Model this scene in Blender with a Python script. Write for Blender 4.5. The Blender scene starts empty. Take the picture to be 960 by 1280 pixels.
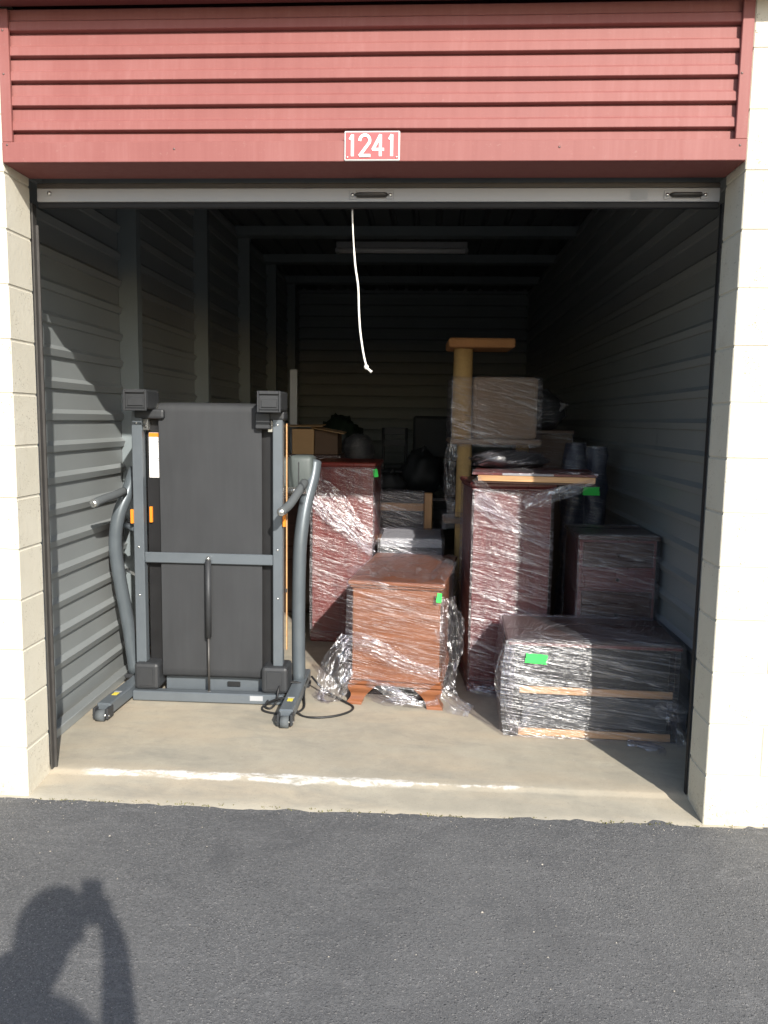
import bpy, bmesh, math, random
from mathutils import Vector, Matrix, noise
R = math.radians
random.seed(7)
S = bpy.context.scene
COL = S.collection

# ------------------------------------------------------------------ camera
def cam_matrix(pitch, yaw, roll, loc):
    cp, sp, cy, sy = math.cos(pitch), math.sin(pitch), math.cos(yaw), math.sin(yaw)
    f = Vector((-sy*cp, cy*cp, -sp)); r = Vector((cy, sy, 0)); u = r.cross(f)
    cr, sr = math.cos(roll), math.sin(roll)
    r2 = r*cr + u*sr; u2 = u*cr - r*sr
    m = Matrix.Identity(4)
    for i in range(3):
        m[i][0] = r2[i]; m[i][1] = u2[i]; m[i][2] = -f[i]; m[i][3] = loc[i]
    return m
CAM = (0.0, -2.9666, 1.5459)
cd = bpy.data.cameras.new('camera'); cam = bpy.data.objects.new('camera', cd); COL.objects.link(cam)
cd.sensor_fit = 'VERTICAL'; cd.sensor_height = 36.0; cd.lens = 36.0*984.11/1280
cd.clip_start = 0.02; cd.clip_end = 500
cam.matrix_world = cam_matrix(0.1162, 0.0554, 0.015, CAM)
S.camera = cam

# ------------------------------------------------------------------ light
SUN_AZ, SUN_EL = R(23.2), R(30.2)       # sun behind the camera, to the right of the door's normal
w = bpy.data.worlds.new('World'); S.world = w; w.use_nodes = True
nt = w.node_tree; nt.nodes.clear()
sky = nt.nodes.new('ShaderNodeTexSky'); sky.sky_type = 'NISHITA'; sky.sun_disc = False
sky.sun_elevation = SUN_EL; sky.sun_rotation = math.pi - SUN_AZ
bg = nt.nodes.new('ShaderNodeBackground'); bg.inputs['Strength'].default_value = 0.15
wo = nt.nodes.new('ShaderNodeOutputWorld')
nt.links.new(sky.outputs[0], bg.inputs[0]); nt.links.new(bg.outputs[0], wo.inputs[0])
sd = bpy.data.lights.new('sun', 'SUN'); sd.energy = 4.3; sd.angle = R(0.55); sd.color = (1.0, 0.955, 0.88)
sun = bpy.data.objects.new('sun', sd); COL.objects.link(sun)
to_sun = Vector((math.sin(SUN_AZ)*math.cos(SUN_EL), -math.cos(SUN_AZ)*math.cos(SUN_EL), math.sin(SUN_EL)))
sun.rotation_euler = to_sun.to_track_quat('Z', 'Y').to_euler()
sun.location = to_sun*20
S.view_settings.view_transform = 'Standard'; S.view_settings.look = 'None'
S.view_settings.exposure = 0.68; S.view_settings.gamma = 1.0; S.view_settings.use_curve_mapping = False

# ------------------------------------------------------------------ mesh helpers
class MB:
    """collects boxes, tubes and sheets into one mesh"""
    def __init__(s): s.v = []; s.f = []; s.uv = {}; s.smooth = []; s.mi = []; s.m = 0
    def add(s, vs, fs, uvs=None, smooth=False):
        o = len(s.v); s.v += [Vector(a) for a in vs]
        for k, f in enumerate(fs):
            s.f.append([i+o for i in f]); s.smooth.append(smooth); s.mi.append(s.m)
            if uvs: s.uv[len(s.f)-1] = [uvs[i] for i in f]
        return s
    def bm(s, b, smooth=False):
        b.verts.index_update()
        s.add([a.co.copy() for a in b.verts], [[a.index for a in f.verts] for f in b.faces], smooth=smooth); b.free(); return s
    def box(s, x0, x1, y0, y1, z0, z1, bev=0.0, M=None, seg=1, smooth=False):
        b = bmesh.new(); bmesh.ops.create_cube(b, size=1)
        for a in b.verts: a.co = Vector(((x0+x1)/2+a.co.x*(x1-x0), (y0+y1)/2+a.co.y*(y1-y0), (z0+z1)/2+a.co.z*(z1-z0)))
        if bev: bmesh.ops.bevel(b, geom=b.edges[:], offset=bev, segments=seg, affect='EDGES', profile=.5)
        if M is not None: bmesh.ops.transform(b, matrix=M, verts=b.verts)
        return s.bm(b, smooth)
    def tube(s, pts, r, n=10, cap=True, smooth=True):
        pts = [Vector(p) for p in pts]
        rr = r if isinstance(r, (list, tuple)) else [r]*len(pts)
        vs = []; fs = []; ref = None
        for i, p in enumerate(pts):
            d = (pts[min(i+1, len(pts)-1)] - pts[max(i-1, 0)]).normalized()
            if ref is None: ref = d.orthogonal().normalized()
            ref = (ref - d*ref.dot(d)).normalized(); q = d.cross(ref)
            for k in range(n):
                a = 2*math.pi*k/n; vs.append(p + (ref*math.cos(a) + q*math.sin(a))*rr[i])
        for i in range(len(pts)-1):
            for k in range(n): fs.append([i*n+k, i*n+(k+1) % n, (i+1)*n+(k+1) % n, (i+1)*n+k])
        if cap: fs += [list(range(n))[::-1], [(len(pts)-1)*n+k for k in range(n)]]
        return s.add(vs, fs, smooth=smooth)
    def grid(s, rows, closed=False, uvs=None, smooth=True):
        nr, nc = len(rows), len(rows[0]); vs = [p for r_ in rows for p in r_]
        fs = []
        for i in range(nr-1):
            for k in range(nc if closed else nc-1):
                fs.append([i*nc+k, i*nc+(k+1) % nc, (i+1)*nc+(k+1) % nc, (i+1)*nc+k])
        return s.add(vs, fs, [u for r_ in uvs for u in r_] if uvs else None, smooth)
    def sphere(s, c, r, n=12, sc=(1, 1, 1)):
        rows = []
        for i in range(n//2+1):
            t = math.pi*i/(n//2); t = min(max(t, .02), math.pi-.02)
            rows.append([Vector(c)+Vector((math.sin(t)*math.cos(2*math.pi*k/n)*r*sc[0], math.sin(t)*math.sin(2*math.pi*k/n)*r*sc[1], math.cos(t)*r*sc[2])) for k in range(n)])
        return s.grid(rows, closed=True)
    def build(s, name, mat, parent=None):
        me = bpy.data.meshes.new(name); me.from_pydata([tuple(a) for a in s.v], [], s.f)
        for m in (mat if isinstance(mat, list) else [mat]): me.materials.append(m)
        me.polygons.foreach_set('use_smooth', s.smooth)
        me.polygons.foreach_set('material_index', s.mi)
        if s.uv:
            l = me.uv_layers.new(name='UVMap')
            for fi, us in s.uv.items():
                p = me.polygons[fi]
                for k, li in enumerate(p.loop_indices): l.data[li].uv = us[k]
        me.update()
        o = bpy.data.objects.new(name, me); COL.objects.link(o)
        if parent: o.parent = parent
        return o
def box(name, mat, parent, *a, **k): return MB().box(*a, **k).build(name, mat, parent)
def tag(o, label=None, cat=None, group=None, kind=None):
    if label: o['label'] = label
    if cat: o['category'] = cat
    if group: o['group'] = group
    if kind: o['kind'] = kind
    return o
def thing(name, label, cat, loc=(0, 0, 0), rz=0, group=None):
    o = bpy.data.objects.new(name, None); COL.objects.link(o); o.location = loc; o.rotation_euler = (0, 0, rz)
    o.empty_display_size = .1
    return tag(o, label, cat, group)
def spline(pts, n=8):
    """Catmull-Rom through pts"""
    P = [Vector(p) for p in pts]; P = [P[0]*2-P[1]] + P + [P[-1]*2-P[-2]]; out = []
    for i in range(1, len(P)-2):
        a, b, c, d = P[i-1:i+3]
        for k in range(n):
            t = k/n; out.append(.5*((2*b)+(c-a)*t+(2*a-5*b+4*c-d)*t*t+(3*b-a-3*c+d)*t**3))
    out.append(P[-2]); return out
def N(x, y, z): return noise.noise(Vector((x, y, z)))

# ------------------------------------------------------------------ materials
class NT:
    def __init__(s, name):
        s.mat = bpy.data.materials.new(name); s.mat.use_nodes = True; s.t = s.mat.node_tree; s.t.nodes.clear()
        s.out = s.t.nodes.new('ShaderNodeOutputMaterial')
    def n(s, typ, ins=None, **props):
        x = s.t.nodes.new('ShaderNode'+typ)
        for k, v in props.items(): setattr(x, k, v)
        for k, v in (ins or {}).items():
            if isinstance(v, bpy.types.NodeSocket): s.t.links.new(v, x.inputs[k])
            else: x.inputs[k].default_value = v
        return x
    def co(s, kind='Object', scale=(1, 1, 1), rot=(0, 0, 0)):
        c = s.n('TexCoord'); m = s.n('Mapping', {'Vector': c.outputs[kind], 'Scale': scale, 'Rotation': rot}); return m.outputs[0]
    def noise(s, co, scale=5, detail=4, rough=.55, dist=0):
        return s.n('TexNoise', {'Vector': co, 'Scale': scale, 'Detail': detail, 'Roughness': rough, 'Distortion': dist}).outputs['Fac']
    def ramp(s, fac, *stops, interp='LINEAR'):
        r = s.n('ValToRGB', {'Fac': fac}); cr = r.color_ramp; cr.interpolation = interp
        while len(cr.elements) < len(stops): cr.elements.new(.5)
        for e, (p, c) in zip(cr.elements, stops):
            e.position = p; e.color = (c, c, c, 1) if isinstance(c, (int, float)) else (*c, 1)
        return r.outputs[0]
    def mix(s, f, a, b, mode='MIX'):
        m = s.n('Mix', data_type='RGBA', blend_type=mode); 
        for k, v in ((0, f), (6, a), (7, b)):
            if isinstance(v, bpy.types.NodeSocket): s.t.links.new(v, m.inputs[k])
            elif k == 0: m.inputs[k].default_value = v
            else: m.inputs[k].default_value = (*v, 1) if not isinstance(v, (int, float)) else (v, v, v, 1)
        return m.outputs[2]
    def math(s, op, a, b=0.0, c=None, clamp=False):
        m = s.n('Math', operation=op, use_clamp=clamp)
        for k, v in enumerate((a, b) if c is None else (a, b, c)):
            if isinstance(v, bpy.types.NodeSocket): s.t.links.new(v, m.inputs[k])
            else: m.inputs[k].default_value = v
        return m.outputs[0]
    def bump(s, h, strength=.3, dist=.01): return s.n('Bump', {'Height': h, 'Strength': strength, 'Distance': dist}).outputs[0]
    def bsdf(s, color, rough=.5, metal=0, normal=None, spec=.5, **kw):
        ins = {'Base Color': color if isinstance(color, bpy.types.NodeSocket) else (*color, 1), 'Roughness': rough, 'Metallic': metal, 'Specular IOR Level': spec}
        if normal is not None: ins['Normal'] = normal
        ins.update(kw)
        b = s.n('BsdfPrincipled', ins); s.t.links.new(b.outputs[0], s.out.inputs[0]); return s.mat
def plain(name, col, rough=.5, metal=0, spec=.5, var=.18, sc=14, bump=.08):
    t = NT(name); co = t.co(); n1 = t.noise(co, sc, 5, .6); n2 = t.noise(co, sc*.17, 3, .5)
    k = t.ramp(t.math('MULTIPLY_ADD', n2, .5, t.math('MULTIPLY', n1, .5)), (.25, 1-var), (.75, 1+var*.4))
    c = t.mix(1.0, col, k, 'MULTIPLY'); rg = t.math('MULTIPLY_ADD', n1, .25, rough-.12)
    return t.bsdf(c, rg, metal, t.bump(t.noise(co, sc*12, 2, .5), bump, .003), spec)
def wood(name, c0, c1, axis='Z', rough=.32, scale=1.0):
    t = NT(name); s_ = {'X': (.9, 14, 14), 'Y': (14, .9, 14), 'Z': (14, 14, .9)}[axis]
    co = t.co('Object', tuple(v*scale for v in s_)); n1 = t.noise(co, 1.6, 6, .62, .8)
    n2 = t.noise(t.co('Object', tuple(v*6*scale for v in s_)), 1.5, 3, .5)
    f = t.math('MULTIPLY_ADD', n2, .35, t.math('MULTIPLY', n1, .75))
    return t.bsdf(t.ramp(f, (.32, c0), (.72, c1)), t.math('MULTIPLY_ADD', n1, .2, rough-.1), 0, t.bump(f, .12, .002))
M = {}
def mat_red():
    t = NT('painted_red_steel'); co = t.co(); big = t.noise(co, 1.8, 5, .6, .4); st = t.noise(t.co('Object', (34, 34, 1.3)), 1.0, 5, .65, .2); fi = t.noise(co, 60, 4, .7)
    c = t.ramp(t.math('MULTIPLY_ADD', st, .45, t.math('MULTIPLY', big, .55)), (.32, (.235, .082, .074)), (.52, (.262, .098, .088)), (.72, (.30, .128, .117)))
    c = t.mix(t.ramp(fi, (.62, 0.0), (.74, .35)), c, (.33, .20, .175))
    return t.bsdf(c, t.math('MULTIPLY_ADD', big, .3, .42), 0, t.bump(t.math('MULTIPLY_ADD', big, 2.0, t.math('MULTIPLY', fi, .2)), .10, .01), .22)
M['red'] = mat_red()
M['red_dark'] = plain('weathered_red_steel', (.16, .05, .045), .5, 0, .4, .15, 5, .03)
M['galv'] = plain('grey_painted_steel', (.245, .262, .262), .36, .0, .75, .14, 3, .02)
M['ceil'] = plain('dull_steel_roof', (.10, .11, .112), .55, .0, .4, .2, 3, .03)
M['back'] = plain('dark_grey_steel', (.27, .295, .30), .5, .0, .4, .2, 3, .03)
M['stud'] = plain('grey_steel_stud', (.20, .23, .24), .45, .0, .5, .15, 6, .02)
M['alu'] = plain('dull_aluminium', (.35, .35, .355), .42, .15, .5, .15, 9, .02)
M['iron'] = plain('dark_iron', (.10, .095, .09), .5, .6, .5, .25, 20, .05)
M['rubber'] = plain('black_rubber', (.018, .018, .019), .6, 0, .3, .2, 20, .08)
M['screw'] = plain('dull_screw', (.18, .12, .11), .45, .5, .5, .2, 40, .02)
M['tm_grey'] = plain('treadmill_grey_paint', (.135, .155, .172), .36, .25, .5, .10, 20, .015)
M['tm_tube'] = plain('treadmill_tube_paint', (.115, .135, .15), .33, .25, .5, .10, 20, .015)
M['tm_black'] = plain('treadmill_black_plastic', (.035, .037, .04), .5, 0, .4, .15, 30, .06)
M['tm_pod'] = plain('treadmill_grey_plastic', (.085, .10, .097), .5, 0, .4, .12, 30, .05)
M['tm_deck'] = plain('black_deck', (.012, .012, .013), .5, 0, .35, .2, 12, .03)
M['foam'] = plain('grey_grip_foam', (.10, .11, .115), .75, 0, .3, .12, 60, .15)
M['chrome'] = plain('bright_steel', (.62, .62, .60), .25, .9, .5, .1, 30, .01)
M['orange'] = plain('orange_plastic', (.75, .24, .02), .45, 0, .4, .1, 20, .02)
M['yellow'] = plain('yellow_label', (.75, .62, .08), .5, 0, .4, .1, 20, .0)
M['white'] = plain('white_enamel', (.80, .78, .76), .4, 0, .4, .06, 20, .02)
M['plate_red'] = plain('red_enamel', (.62, .10, .10), .38, 0, .4, .1, 18, .02)
M['green'] = plain('fluorescent_green_paper', (.07, .80, .13), .6, 0, .2, .1, 30, .05)
M['rope'] = plain('white_cotton_rope', (.86, .82, .74), .85, 0, .2, .12, 120, .25)
M['cable'] = plain('black_cable', (.02, .02, .021), .5, 0, .4, .1, 20, .02)
M['sisal'] = plain('tan_sisal', (.50, .33, .14), .9, 0, .1, .2, 60, .4)
M['carpet'] = plain('brown_grey_carpet', (.31, .225, .155), .95, 0, .1, .22, 70, .5)
M['carpet_tan'] = plain('orange_tan_carpet', (.40, .20, .09), .95, 0, .1, .2, 70, .5)
M['card'] = plain('corrugated_cardboard', (.42, .27, .14), .85, 0, .2, .15, 12, .08)
M['card_dark'] = plain('dark_cardboard', (.12, .08, .055), .85, 0, .2, .2, 12, .08)
M['black'] = plain('black_plastic', (.012, .013, .014), .62, 0, .5, .2, 14, .06)
M['navy'] = plain('navy_fabric', (.022, .028, .05), .7, 0, .3, .25, 25, .2)
M['darkgrey'] = plain('dark_grey_paint', (.05, .055, .06), .5, 0, .4, .2, 10, .05)
M['grey_board'] = plain('grey_board', (.36, .37, .38), .6, 0, .3, .12, 10, .05)
M['leaf'] = plain('dark_green_cloth', (.012, .022, .013), .5, 0, .4, .3, 20, .05)
M['weed'] = plain('dry_green_weed', (.20, .19, .075), .8, 0, .2, .4, 40, .05)
M['grit'] = plain('pale_grit', (.42, .38, .32), .9, 0, .2, .35, 60, .2)
M['cherry'] = wood('cherry_veneer', (.15, .050, .020), (.29, .112, .050), 'X', .3)
M['cherry_v'] = wood('red_cherry_veneer', (.11, .016, .013), (.22, .037, .027), 'Z', .3)
M['cherry_p'] = wood('plum_cherry_veneer', (.082, .018, .019), (.16, .038, .036), 'Z', .3)
M['walnut'] = wood('dark_walnut_veneer', (.030, .014, .011), (.075, .034, .024), 'X', .3)
M['oak'] = wood('pale_raw_wood', (.42, .22, .10), (.62, .38, .18), 'X', .5)
M['pine_v'] = wood('brown_raw_wood', (.30, .15, .06), (.46, .26, .11), 'Z', .5)
M['blackwood'] = wood('black_lacquered_wood', (.010, .010, .012), (.028, .028, .032), 'X', .25)
M['skin'] = plain('skin', (.45, .26, .18), .5, 0, .4, .08, 30, .05)
M['shirt'] = plain('dark_blue_cotton', (.05, .07, .12), .85, 0, .2, .15, 30, .15)
M['jeans'] = plain('denim', (.06, .08, .14), .85, 0, .2, .2, 40, .2)
M['hair'] = plain('brown_hair', (.05, .03, .02), .5, 0, .4, .3, 60, .4)

def mat_block():
    t = NT('cream_painted_block'); co = t.co('Object')
    oi = t.n('ObjectInfo'); off = t.n('VectorMath', {0: co, 1: (0, 0, 0)}, operation='ADD')
    cmb = t.n('CombineXYZ', {'X': t.math('MULTIPLY', oi.outputs['Random'], 37.0), 'Y': t.math('MULTIPLY', oi.outputs['Random'], 91.0)})
    t.t.links.new(cmb.outputs[0], off.inputs[1]); c = off.outputs[0]
    big = t.noise(c, 4, 4, .6); fine = t.noise(c, 55, 5, .65); pit = t.noise(c, 130, 2, .5)
    pits = t.ramp(pit, (.30, 1.0), (.36, 0.0)); gate = t.ramp(t.noise(c, 9, 3, .6), (.47, 0.0), (.62, 1.0))
    pm = t.math('MULTIPLY', pits, gate)
    base = t.ramp(big, (.3, (.60, .56, .455)), (.7, (.655, .615, .51)))
    base = t.mix(t.math('MULTIPLY', oi.outputs['Random'], .10), base, (.52, .47, .375))
    gp = t.n('NewGeometry'); gz = t.n('SeparateXYZ', {'Vector': gp.outputs['Position']}).outputs[2]
    spl = t.n('MapRange', {'Value': t.math('MULTIPLY_ADD', t.noise(gp.outputs['Position'], 9, 5, .7), .5, gz), 'From Min': .22, 'From Max': .42, 'To Min': .5, 'To Max': 0.0}).outputs[0]
    base = t.mix(t.math('MULTIPLY', spl, t.ramp(t.noise(gp.outputs['Position'], 45, 4, .7), (.42, .15), (.62, 1.0))), base, (.36, .30, .21))
    scf = t.noise(gp.outputs['Position'], 6.5, 6, .75, .6); base = t.mix(t.ramp(scf, (.60, 0.0), (.74, .30)), base, (.40, .35, .26))
    col = t.mix(t.math('MULTIPLY', pm, .75), base, (.20, .155, .10))
    h = t.math('SUBTRACT', t.math('MULTIPLY_ADD', fine, .5, t.math('MULTIPLY', big, .4)), pm)
    return t.bsdf(col, .75, 0, t.bump(h, .55, .005), .3)
M['block'] = mat_block()
M['mortar'] = plain('cream_painted_mortar', (.60, .56, .465), .85, 0, .2, .2, 30, .3)

def mat_asphalt():
    t = NT('asphalt'); co = t.co('Object')
    big = t.noise(co, .9, 5, .6, .3); mid = t.noise(co, 7, 4, .6); fine = t.noise(co, 260, 3, .7); grain = t.noise(co, 90, 4, .75)
    v = t.n('TexVoronoi', {'Vector': co, 'Scale': 210.0, 'Randomness': 1.0}); vd = v.outputs['Distance']
    vc = t.n('SeparateColor', {'Color': v.outputs['Color']}).outputs[0]
    stone = t.math('MULTIPLY', t.ramp(vd, (.22, 1.0), (.42, 0.0)), t.ramp(vc, (.80, 0.0), (.9, 1.0)))
    gate = t.ramp(t.noise(co, 2.2, 4, .6), (.40, .12), (.66, 1.0))
    stone = t.math('MULTIPLY', stone, gate)
    base = t.ramp(t.math('MULTIPLY_ADD', mid, .35, t.math('MULTIPLY', big, .65)), (.33, (.098, .098, .098)), (.68, (.142, .141, .139)))
    base = t.mix(t.ramp(grain, (.45, 0.0), (.62, .60)), base, (.185, .183, .18))
    base = t.mix(t.ramp(fine, (.34, .7), (.48, 0.0)), base, (.035, .035, .037))
    # pale worn streaks running along the lane, darker oily patches
    st = t.noise(t.co('Object', (1.2, 7, 1)), 1.6, 6, .7, .5)
    base = t.mix(t.ramp(st, (.56, 0.0), (.78, .42)), base, (.24, .235, .23))
    bl = t.noise(co, 2.6, 6, .68, .7)
    base = t.mix(t.ramp(bl, (.30, .45), (.46, 0.0)), base, (.07, .071, .074))
    pt_ = t.noise(co, 34, 4, .7, .4); base = t.mix(t.ramp(pt_, (.56, 0.0), (.72, .35)), base, (.26, .255, .25))
    sc = t.math('ABSOLUTE', t.math('SUBTRACT', t.noise(t.co('Object', (.5, .5, 1)), 1.7, 3, .5, 1.2), .5))
    base = t.mix(t.math('MULTIPLY', t.ramp(sc, (.0, .22), (.004, 0.0)), t.ramp(bl, (.5, 0.0), (.6, 1.0))), base, (.27, .265, .26))
    v2 = t.n('TexVoronoi', {'Vector': co, 'Scale': 105.0, 'Randomness': 1.0}); c2 = t.n('SeparateColor', {'Color': v2.outputs['Color']})
    s2 = t.math('MULTIPLY', t.ramp(v2.outputs['Distance'], (.30, 1.0), (.46, 0.0)), t.ramp(c2.outputs[0], (.70, 0.0), (.82, 1.0)))
    base = t.mix(t.math('MULTIPLY', s2, .36), base, t.ramp(c2.outputs[1], (.2, (.06, .06, .06)), (.55, (.17, .165, .16)), (.95, (.33, .31, .285))))
    oil = t.noise(co, .75, 4, .6, .9); base = t.mix(t.ramp(oil, (.60, 0.0), (.72, .45)), base, (.062, .062, .063))
    col = t.mix(stone, base, (.42, .40, .375))
    h = t.math('ADD', t.math('MULTIPLY', grain, .7), t.math('MULTIPLY_ADD', fine, .6, t.math('MULTIPLY_ADD', stone, .4, t.math('MULTIPLY', s2, .5))))
    return t.bsdf(col, .88, 0, t.bump(h, .65, .006), .25)
M['asphalt'] = mat_asphalt()

def mat_concrete():
    t = NT('floor_concrete'); co = t.co('Object'); sep = t.n('SeparateXYZ', {'Vector': co}); X, Y = sep.outputs[0], sep.outputs[1]
    big = t.noise(co, 1.5, 5, .6, .4); mid = t.noise(co, 6, 5, .65, .3); fine = t.noise(co, 70, 4, .65)
    base = t.ramp(t.math('MULTIPLY_ADD', mid, .5, t.math('MULTIPLY', big, .5)), (.33, (.305, .28, .225)), (.5, (.375, .34, .27)), (.68, (.44, .40, .315)))
    warm = t.ramp(t.noise(t.co('Object', (.8, 3, 1)), 1.3, 4, .6), (.45, 0.0), (.7, .55))
    base = t.mix(warm, base, (.50, .40, .28))
    base = t.mix(t.ramp(t.noise(co, 3.1, 6, .72, .25), (.54, 0.0), (.74, .35)), base, (.25, .24, .21))
    base = t.mix(t.ramp(t.noise(co, 11, 5, .75, .2), (.60, 0.0), (.74, .3)), base, (.50, .45, .36))
    dk = t.noise(t.co('Object', (1.0, 2.2, 1)), 2.0, 7, .72, .3); base = t.mix(t.ramp(dk, (.50, 0.0), (.66, .55)), base, (.25, .24, .205))
    sp = t.noise(co, 150, 3, .7); base = t.mix(t.ramp(sp, (.60, 0.0), (.70, .5)), base, (.20, .18, .14))
    # chipped white paint left along the sill
    wob = t.math('MULTIPLY', t.math('SUBTRACT', t.noise(t.co('Object', (1, 0, 0)), 3.2, 4, .6), .5), .05)
    d = t.math('ABSOLUTE', t.math('SUBTRACT', Y, t.math('ADD', wob, .200)))
    wid = t.math('MULTIPLY', t.math('SUBTRACT', t.noise(t.co('Object', (1, .2, 0)), 4.5, 5, .7), .27), .100)
    xm = t.n('MapRange', {'Value': X, 'From Min': -.3, 'From Max': .75, 'To Min': 0.0, 'To Max': .030}); wid = t.math('SUBTRACT', wid, xm.outputs[0])
    m1 = t.n('MapRange', {'Value': t.math('SUBTRACT', wid, d), 'From Min': -.004, 'From Max': .010, 'To Min': 0.0, 'To Max': 1.0}).outputs[0]
    xl = t.n('MapRange', {'Value': X, 'From Min': -1.47, 'From Max': -1.40, 'To Min': 0.0, 'To Max': 1.0}).outputs[0]
    xr = t.n('MapRange', {'Value': X, 'From Min': .35, 'From Max': .65, 'To Min': 1.0, 'To Max': 0.0}).outputs[0]
    chips = t.ramp(t.noise(t.co('Object', (.6, 1.6, 1)), 17, 6, .8, .6), (.40, 0.0), (.56, 1.0))
    pm = t.math('MULTIPLY', t.math('MULTIPLY', m1, chips), t.math('MULTIPLY', xl, xr))
    col = t.mix(t.math('MULTIPLY', pm, .92), base, (.74, .72, .68))
    h = t.math('MULTIPLY_ADD', fine, .5, t.math('MULTIPLY_ADD', mid, .4, t.math('MULTIPLY', pm, .6)))
    return t.bsdf(col, .8, 0, t.bump(h, .3, .004), .3)
M['concrete'] = mat_concrete()

def mat_film(name, base=.02, amt=.85, ang=12, white=(.52, .50, .56), cover=(.42, .66), fine=.20, k=1.0, ky=1.0, rough=.17):
    """stretch film: clear sheet whose fine, nearly level creases catch the light"""
    t = NT(name)
    c = t.n('TexCoord')
    def dirn(s_, det, dist, rg, an):
        m0 = t.n('Mapping', {'Vector': c.outputs['UV'], 'Rotation': (0, 0, R(an))})
        m1 = t.n('Mapping', {'Vector': m0.outputs[0], 'Scale': (*s_, 1)}); return t.noise(m1.outputs[0], 1.0, det, rg, dist)
    lines = dirn((2.2*k, 150*ky), 3, .35, .6, ang*.55)             # long hair-thin tension lines
    mid = dirn((3.6*k, 42*ky), 3, .6, .6, ang*1.35)               # folds
    gl_ = dirn((9*k, 92*ky), 2, .5, .6, ang)                    # short bright glints
    cov = dirn((1.5, 6.0), 4, .8, .62, ang*2.0); g = t.noise(c.outputs['UV'], 60, 4, .65, .8)
    f4 = t.ramp(cov, (cover[0], .05), (cover[1], 1.0))
    fl = t.math('MULTIPLY', t.ramp(lines, (.50, 0.0), (.62, 1.0)), fine)
    fm_ = t.math('MULTIPLY', t.math('MULTIPLY', t.ramp(mid, (.54, 0.0), (.64, 1.0)), amt*.72), f4)
    fg = t.math('MULTIPLY', t.math('MULTIPLY', t.ramp(gl_, (.575, 0.0), (.635, 1.0)), amt), t.math('MULTIPLY_ADD', f4, .88, .12))
    st = t.math('MAXIMUM', t.math('MAXIMUM', fl, fm_), fg)
    fac = t.math('ADD', st, t.math('MULTIPLY_ADD', f4, .07, base), clamp=True)
    h = t.math('MULTIPLY_ADD', lines, .55, t.math('MULTIPLY_ADD', gl_, .75, t.math('MULTIPLY_ADD', mid, 1.1, t.math('MULTIPLY', g, .20))))
    nb = t.bump(h, 1.0, .013)
    gl = t.n('BsdfGlossy', {'Color': (1, 1, 1, 1), 'Roughness': rough, 'Normal': nb})
    df = t.n('BsdfDiffuse', {'Color': (*white, 1)})
    fm = t.n('MixShader', {0: .76, 1: df.outputs[0], 2: gl.outputs[0]})
    tr = t.n('BsdfTransparent', {'Color': (.92, .91, .94, 1)})
    mx = t.n('MixShader', {0: fac, 1: tr.outputs[0], 2: fm.outputs[0]})
    t.t.links.new(mx.outputs[0], t.out.inputs[0]); return t.mat
M['film'] = mat_film('stretch_film', .02, .46, 12, cover=(.44, .72), fine=.14, k=.32, rough=.26)
M['film_thick'] = mat_film('thick_stretch_film', .04, .62, 16, (.60, .57, .64), (.36, .64), .20, .36, 1.0, .26)
M['film_chest'] = mat_film('crinkled_stretch_film', .07, .46, 10, (.60, .60, .65), (.38, .66), .16, .42, .85, .26)
M['film_thin'] = mat_film('thin_stretch_film', .02, .4, 7, k=.5)
M['film_loose'] = mat_film('loose_stretch_film', .06, .46, 30, (.66, .65, .69), (.38, .68), .10, 1.8, .26, .22)

# ------------------------------------------------------------------ the place: measures
XL, XR, DY = -1.598, 1.094, .187          # door opening, depth of the reveal
WL, WR, YB = -1.82, 1.30, 8.0             # inner faces of the side walls, back wall
HB, HT = 2.471, 3.005                     # header bottom and top
FZ = .03                                  # floor level inside
CZ = 3.30                                 # roof sheet
C8 = .2032

# asphalt: one sheet, finely divided along the joint with the slab
def make_ground():
    ys = [-60, -20, -8, -5] + [-4+.25*i for i in range(15)] + [-.30+.03*i for i in range(7)] + [-.10+.01*i for i in range(19)]
    xs = [-60, -20, -8, -4] + [-2.6+.03*i for i in range(165)] + [4, 8, 20, 60]
    rows = []
    for y in ys:
        rows.append([Vector((x, y, (N(x*9, y*9, 2)*.0035 + N(x*31, y*31, 5)*.0022 if y > -.35 and abs(x) < 3 else 0) + N(x*.7, y*.7, 0)*.004*(1 if abs(x) < 5 and y > -6 else 0))) for x in xs])
    o = MB().grid(rows).build('ground', M['asphalt']); tag(o, kind='structure'); return o
make_ground()
def make_floor():
    prof = [(-.10, -.030), (-.035, -.010), (-.01, .002), (.03, .006), (.10, .011), (.165, .017), (.182, .020), (.195, .027), (.21, FZ), (.26, FZ), (.6, FZ), (1.2, FZ), (2, FZ), (4, FZ), (YB+.1, FZ)]
    xs = [WL-.1+.04*i for i in range(82)]
    rows = []
    for y, z in prof:
        rows.append([Vector((x, y + (N(x*2.3, y*3, 1)*.006 + N(x*11, y*9, 4)*.003 if y < .25 else 0), z + (N(x*5, y*9, 3)*.002 if y < .22 else 0))) for x in xs])
    o = MB().grid(rows).build('floor', M['concrete']); tag(o, kind='structure'); return o
make_floor()

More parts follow.
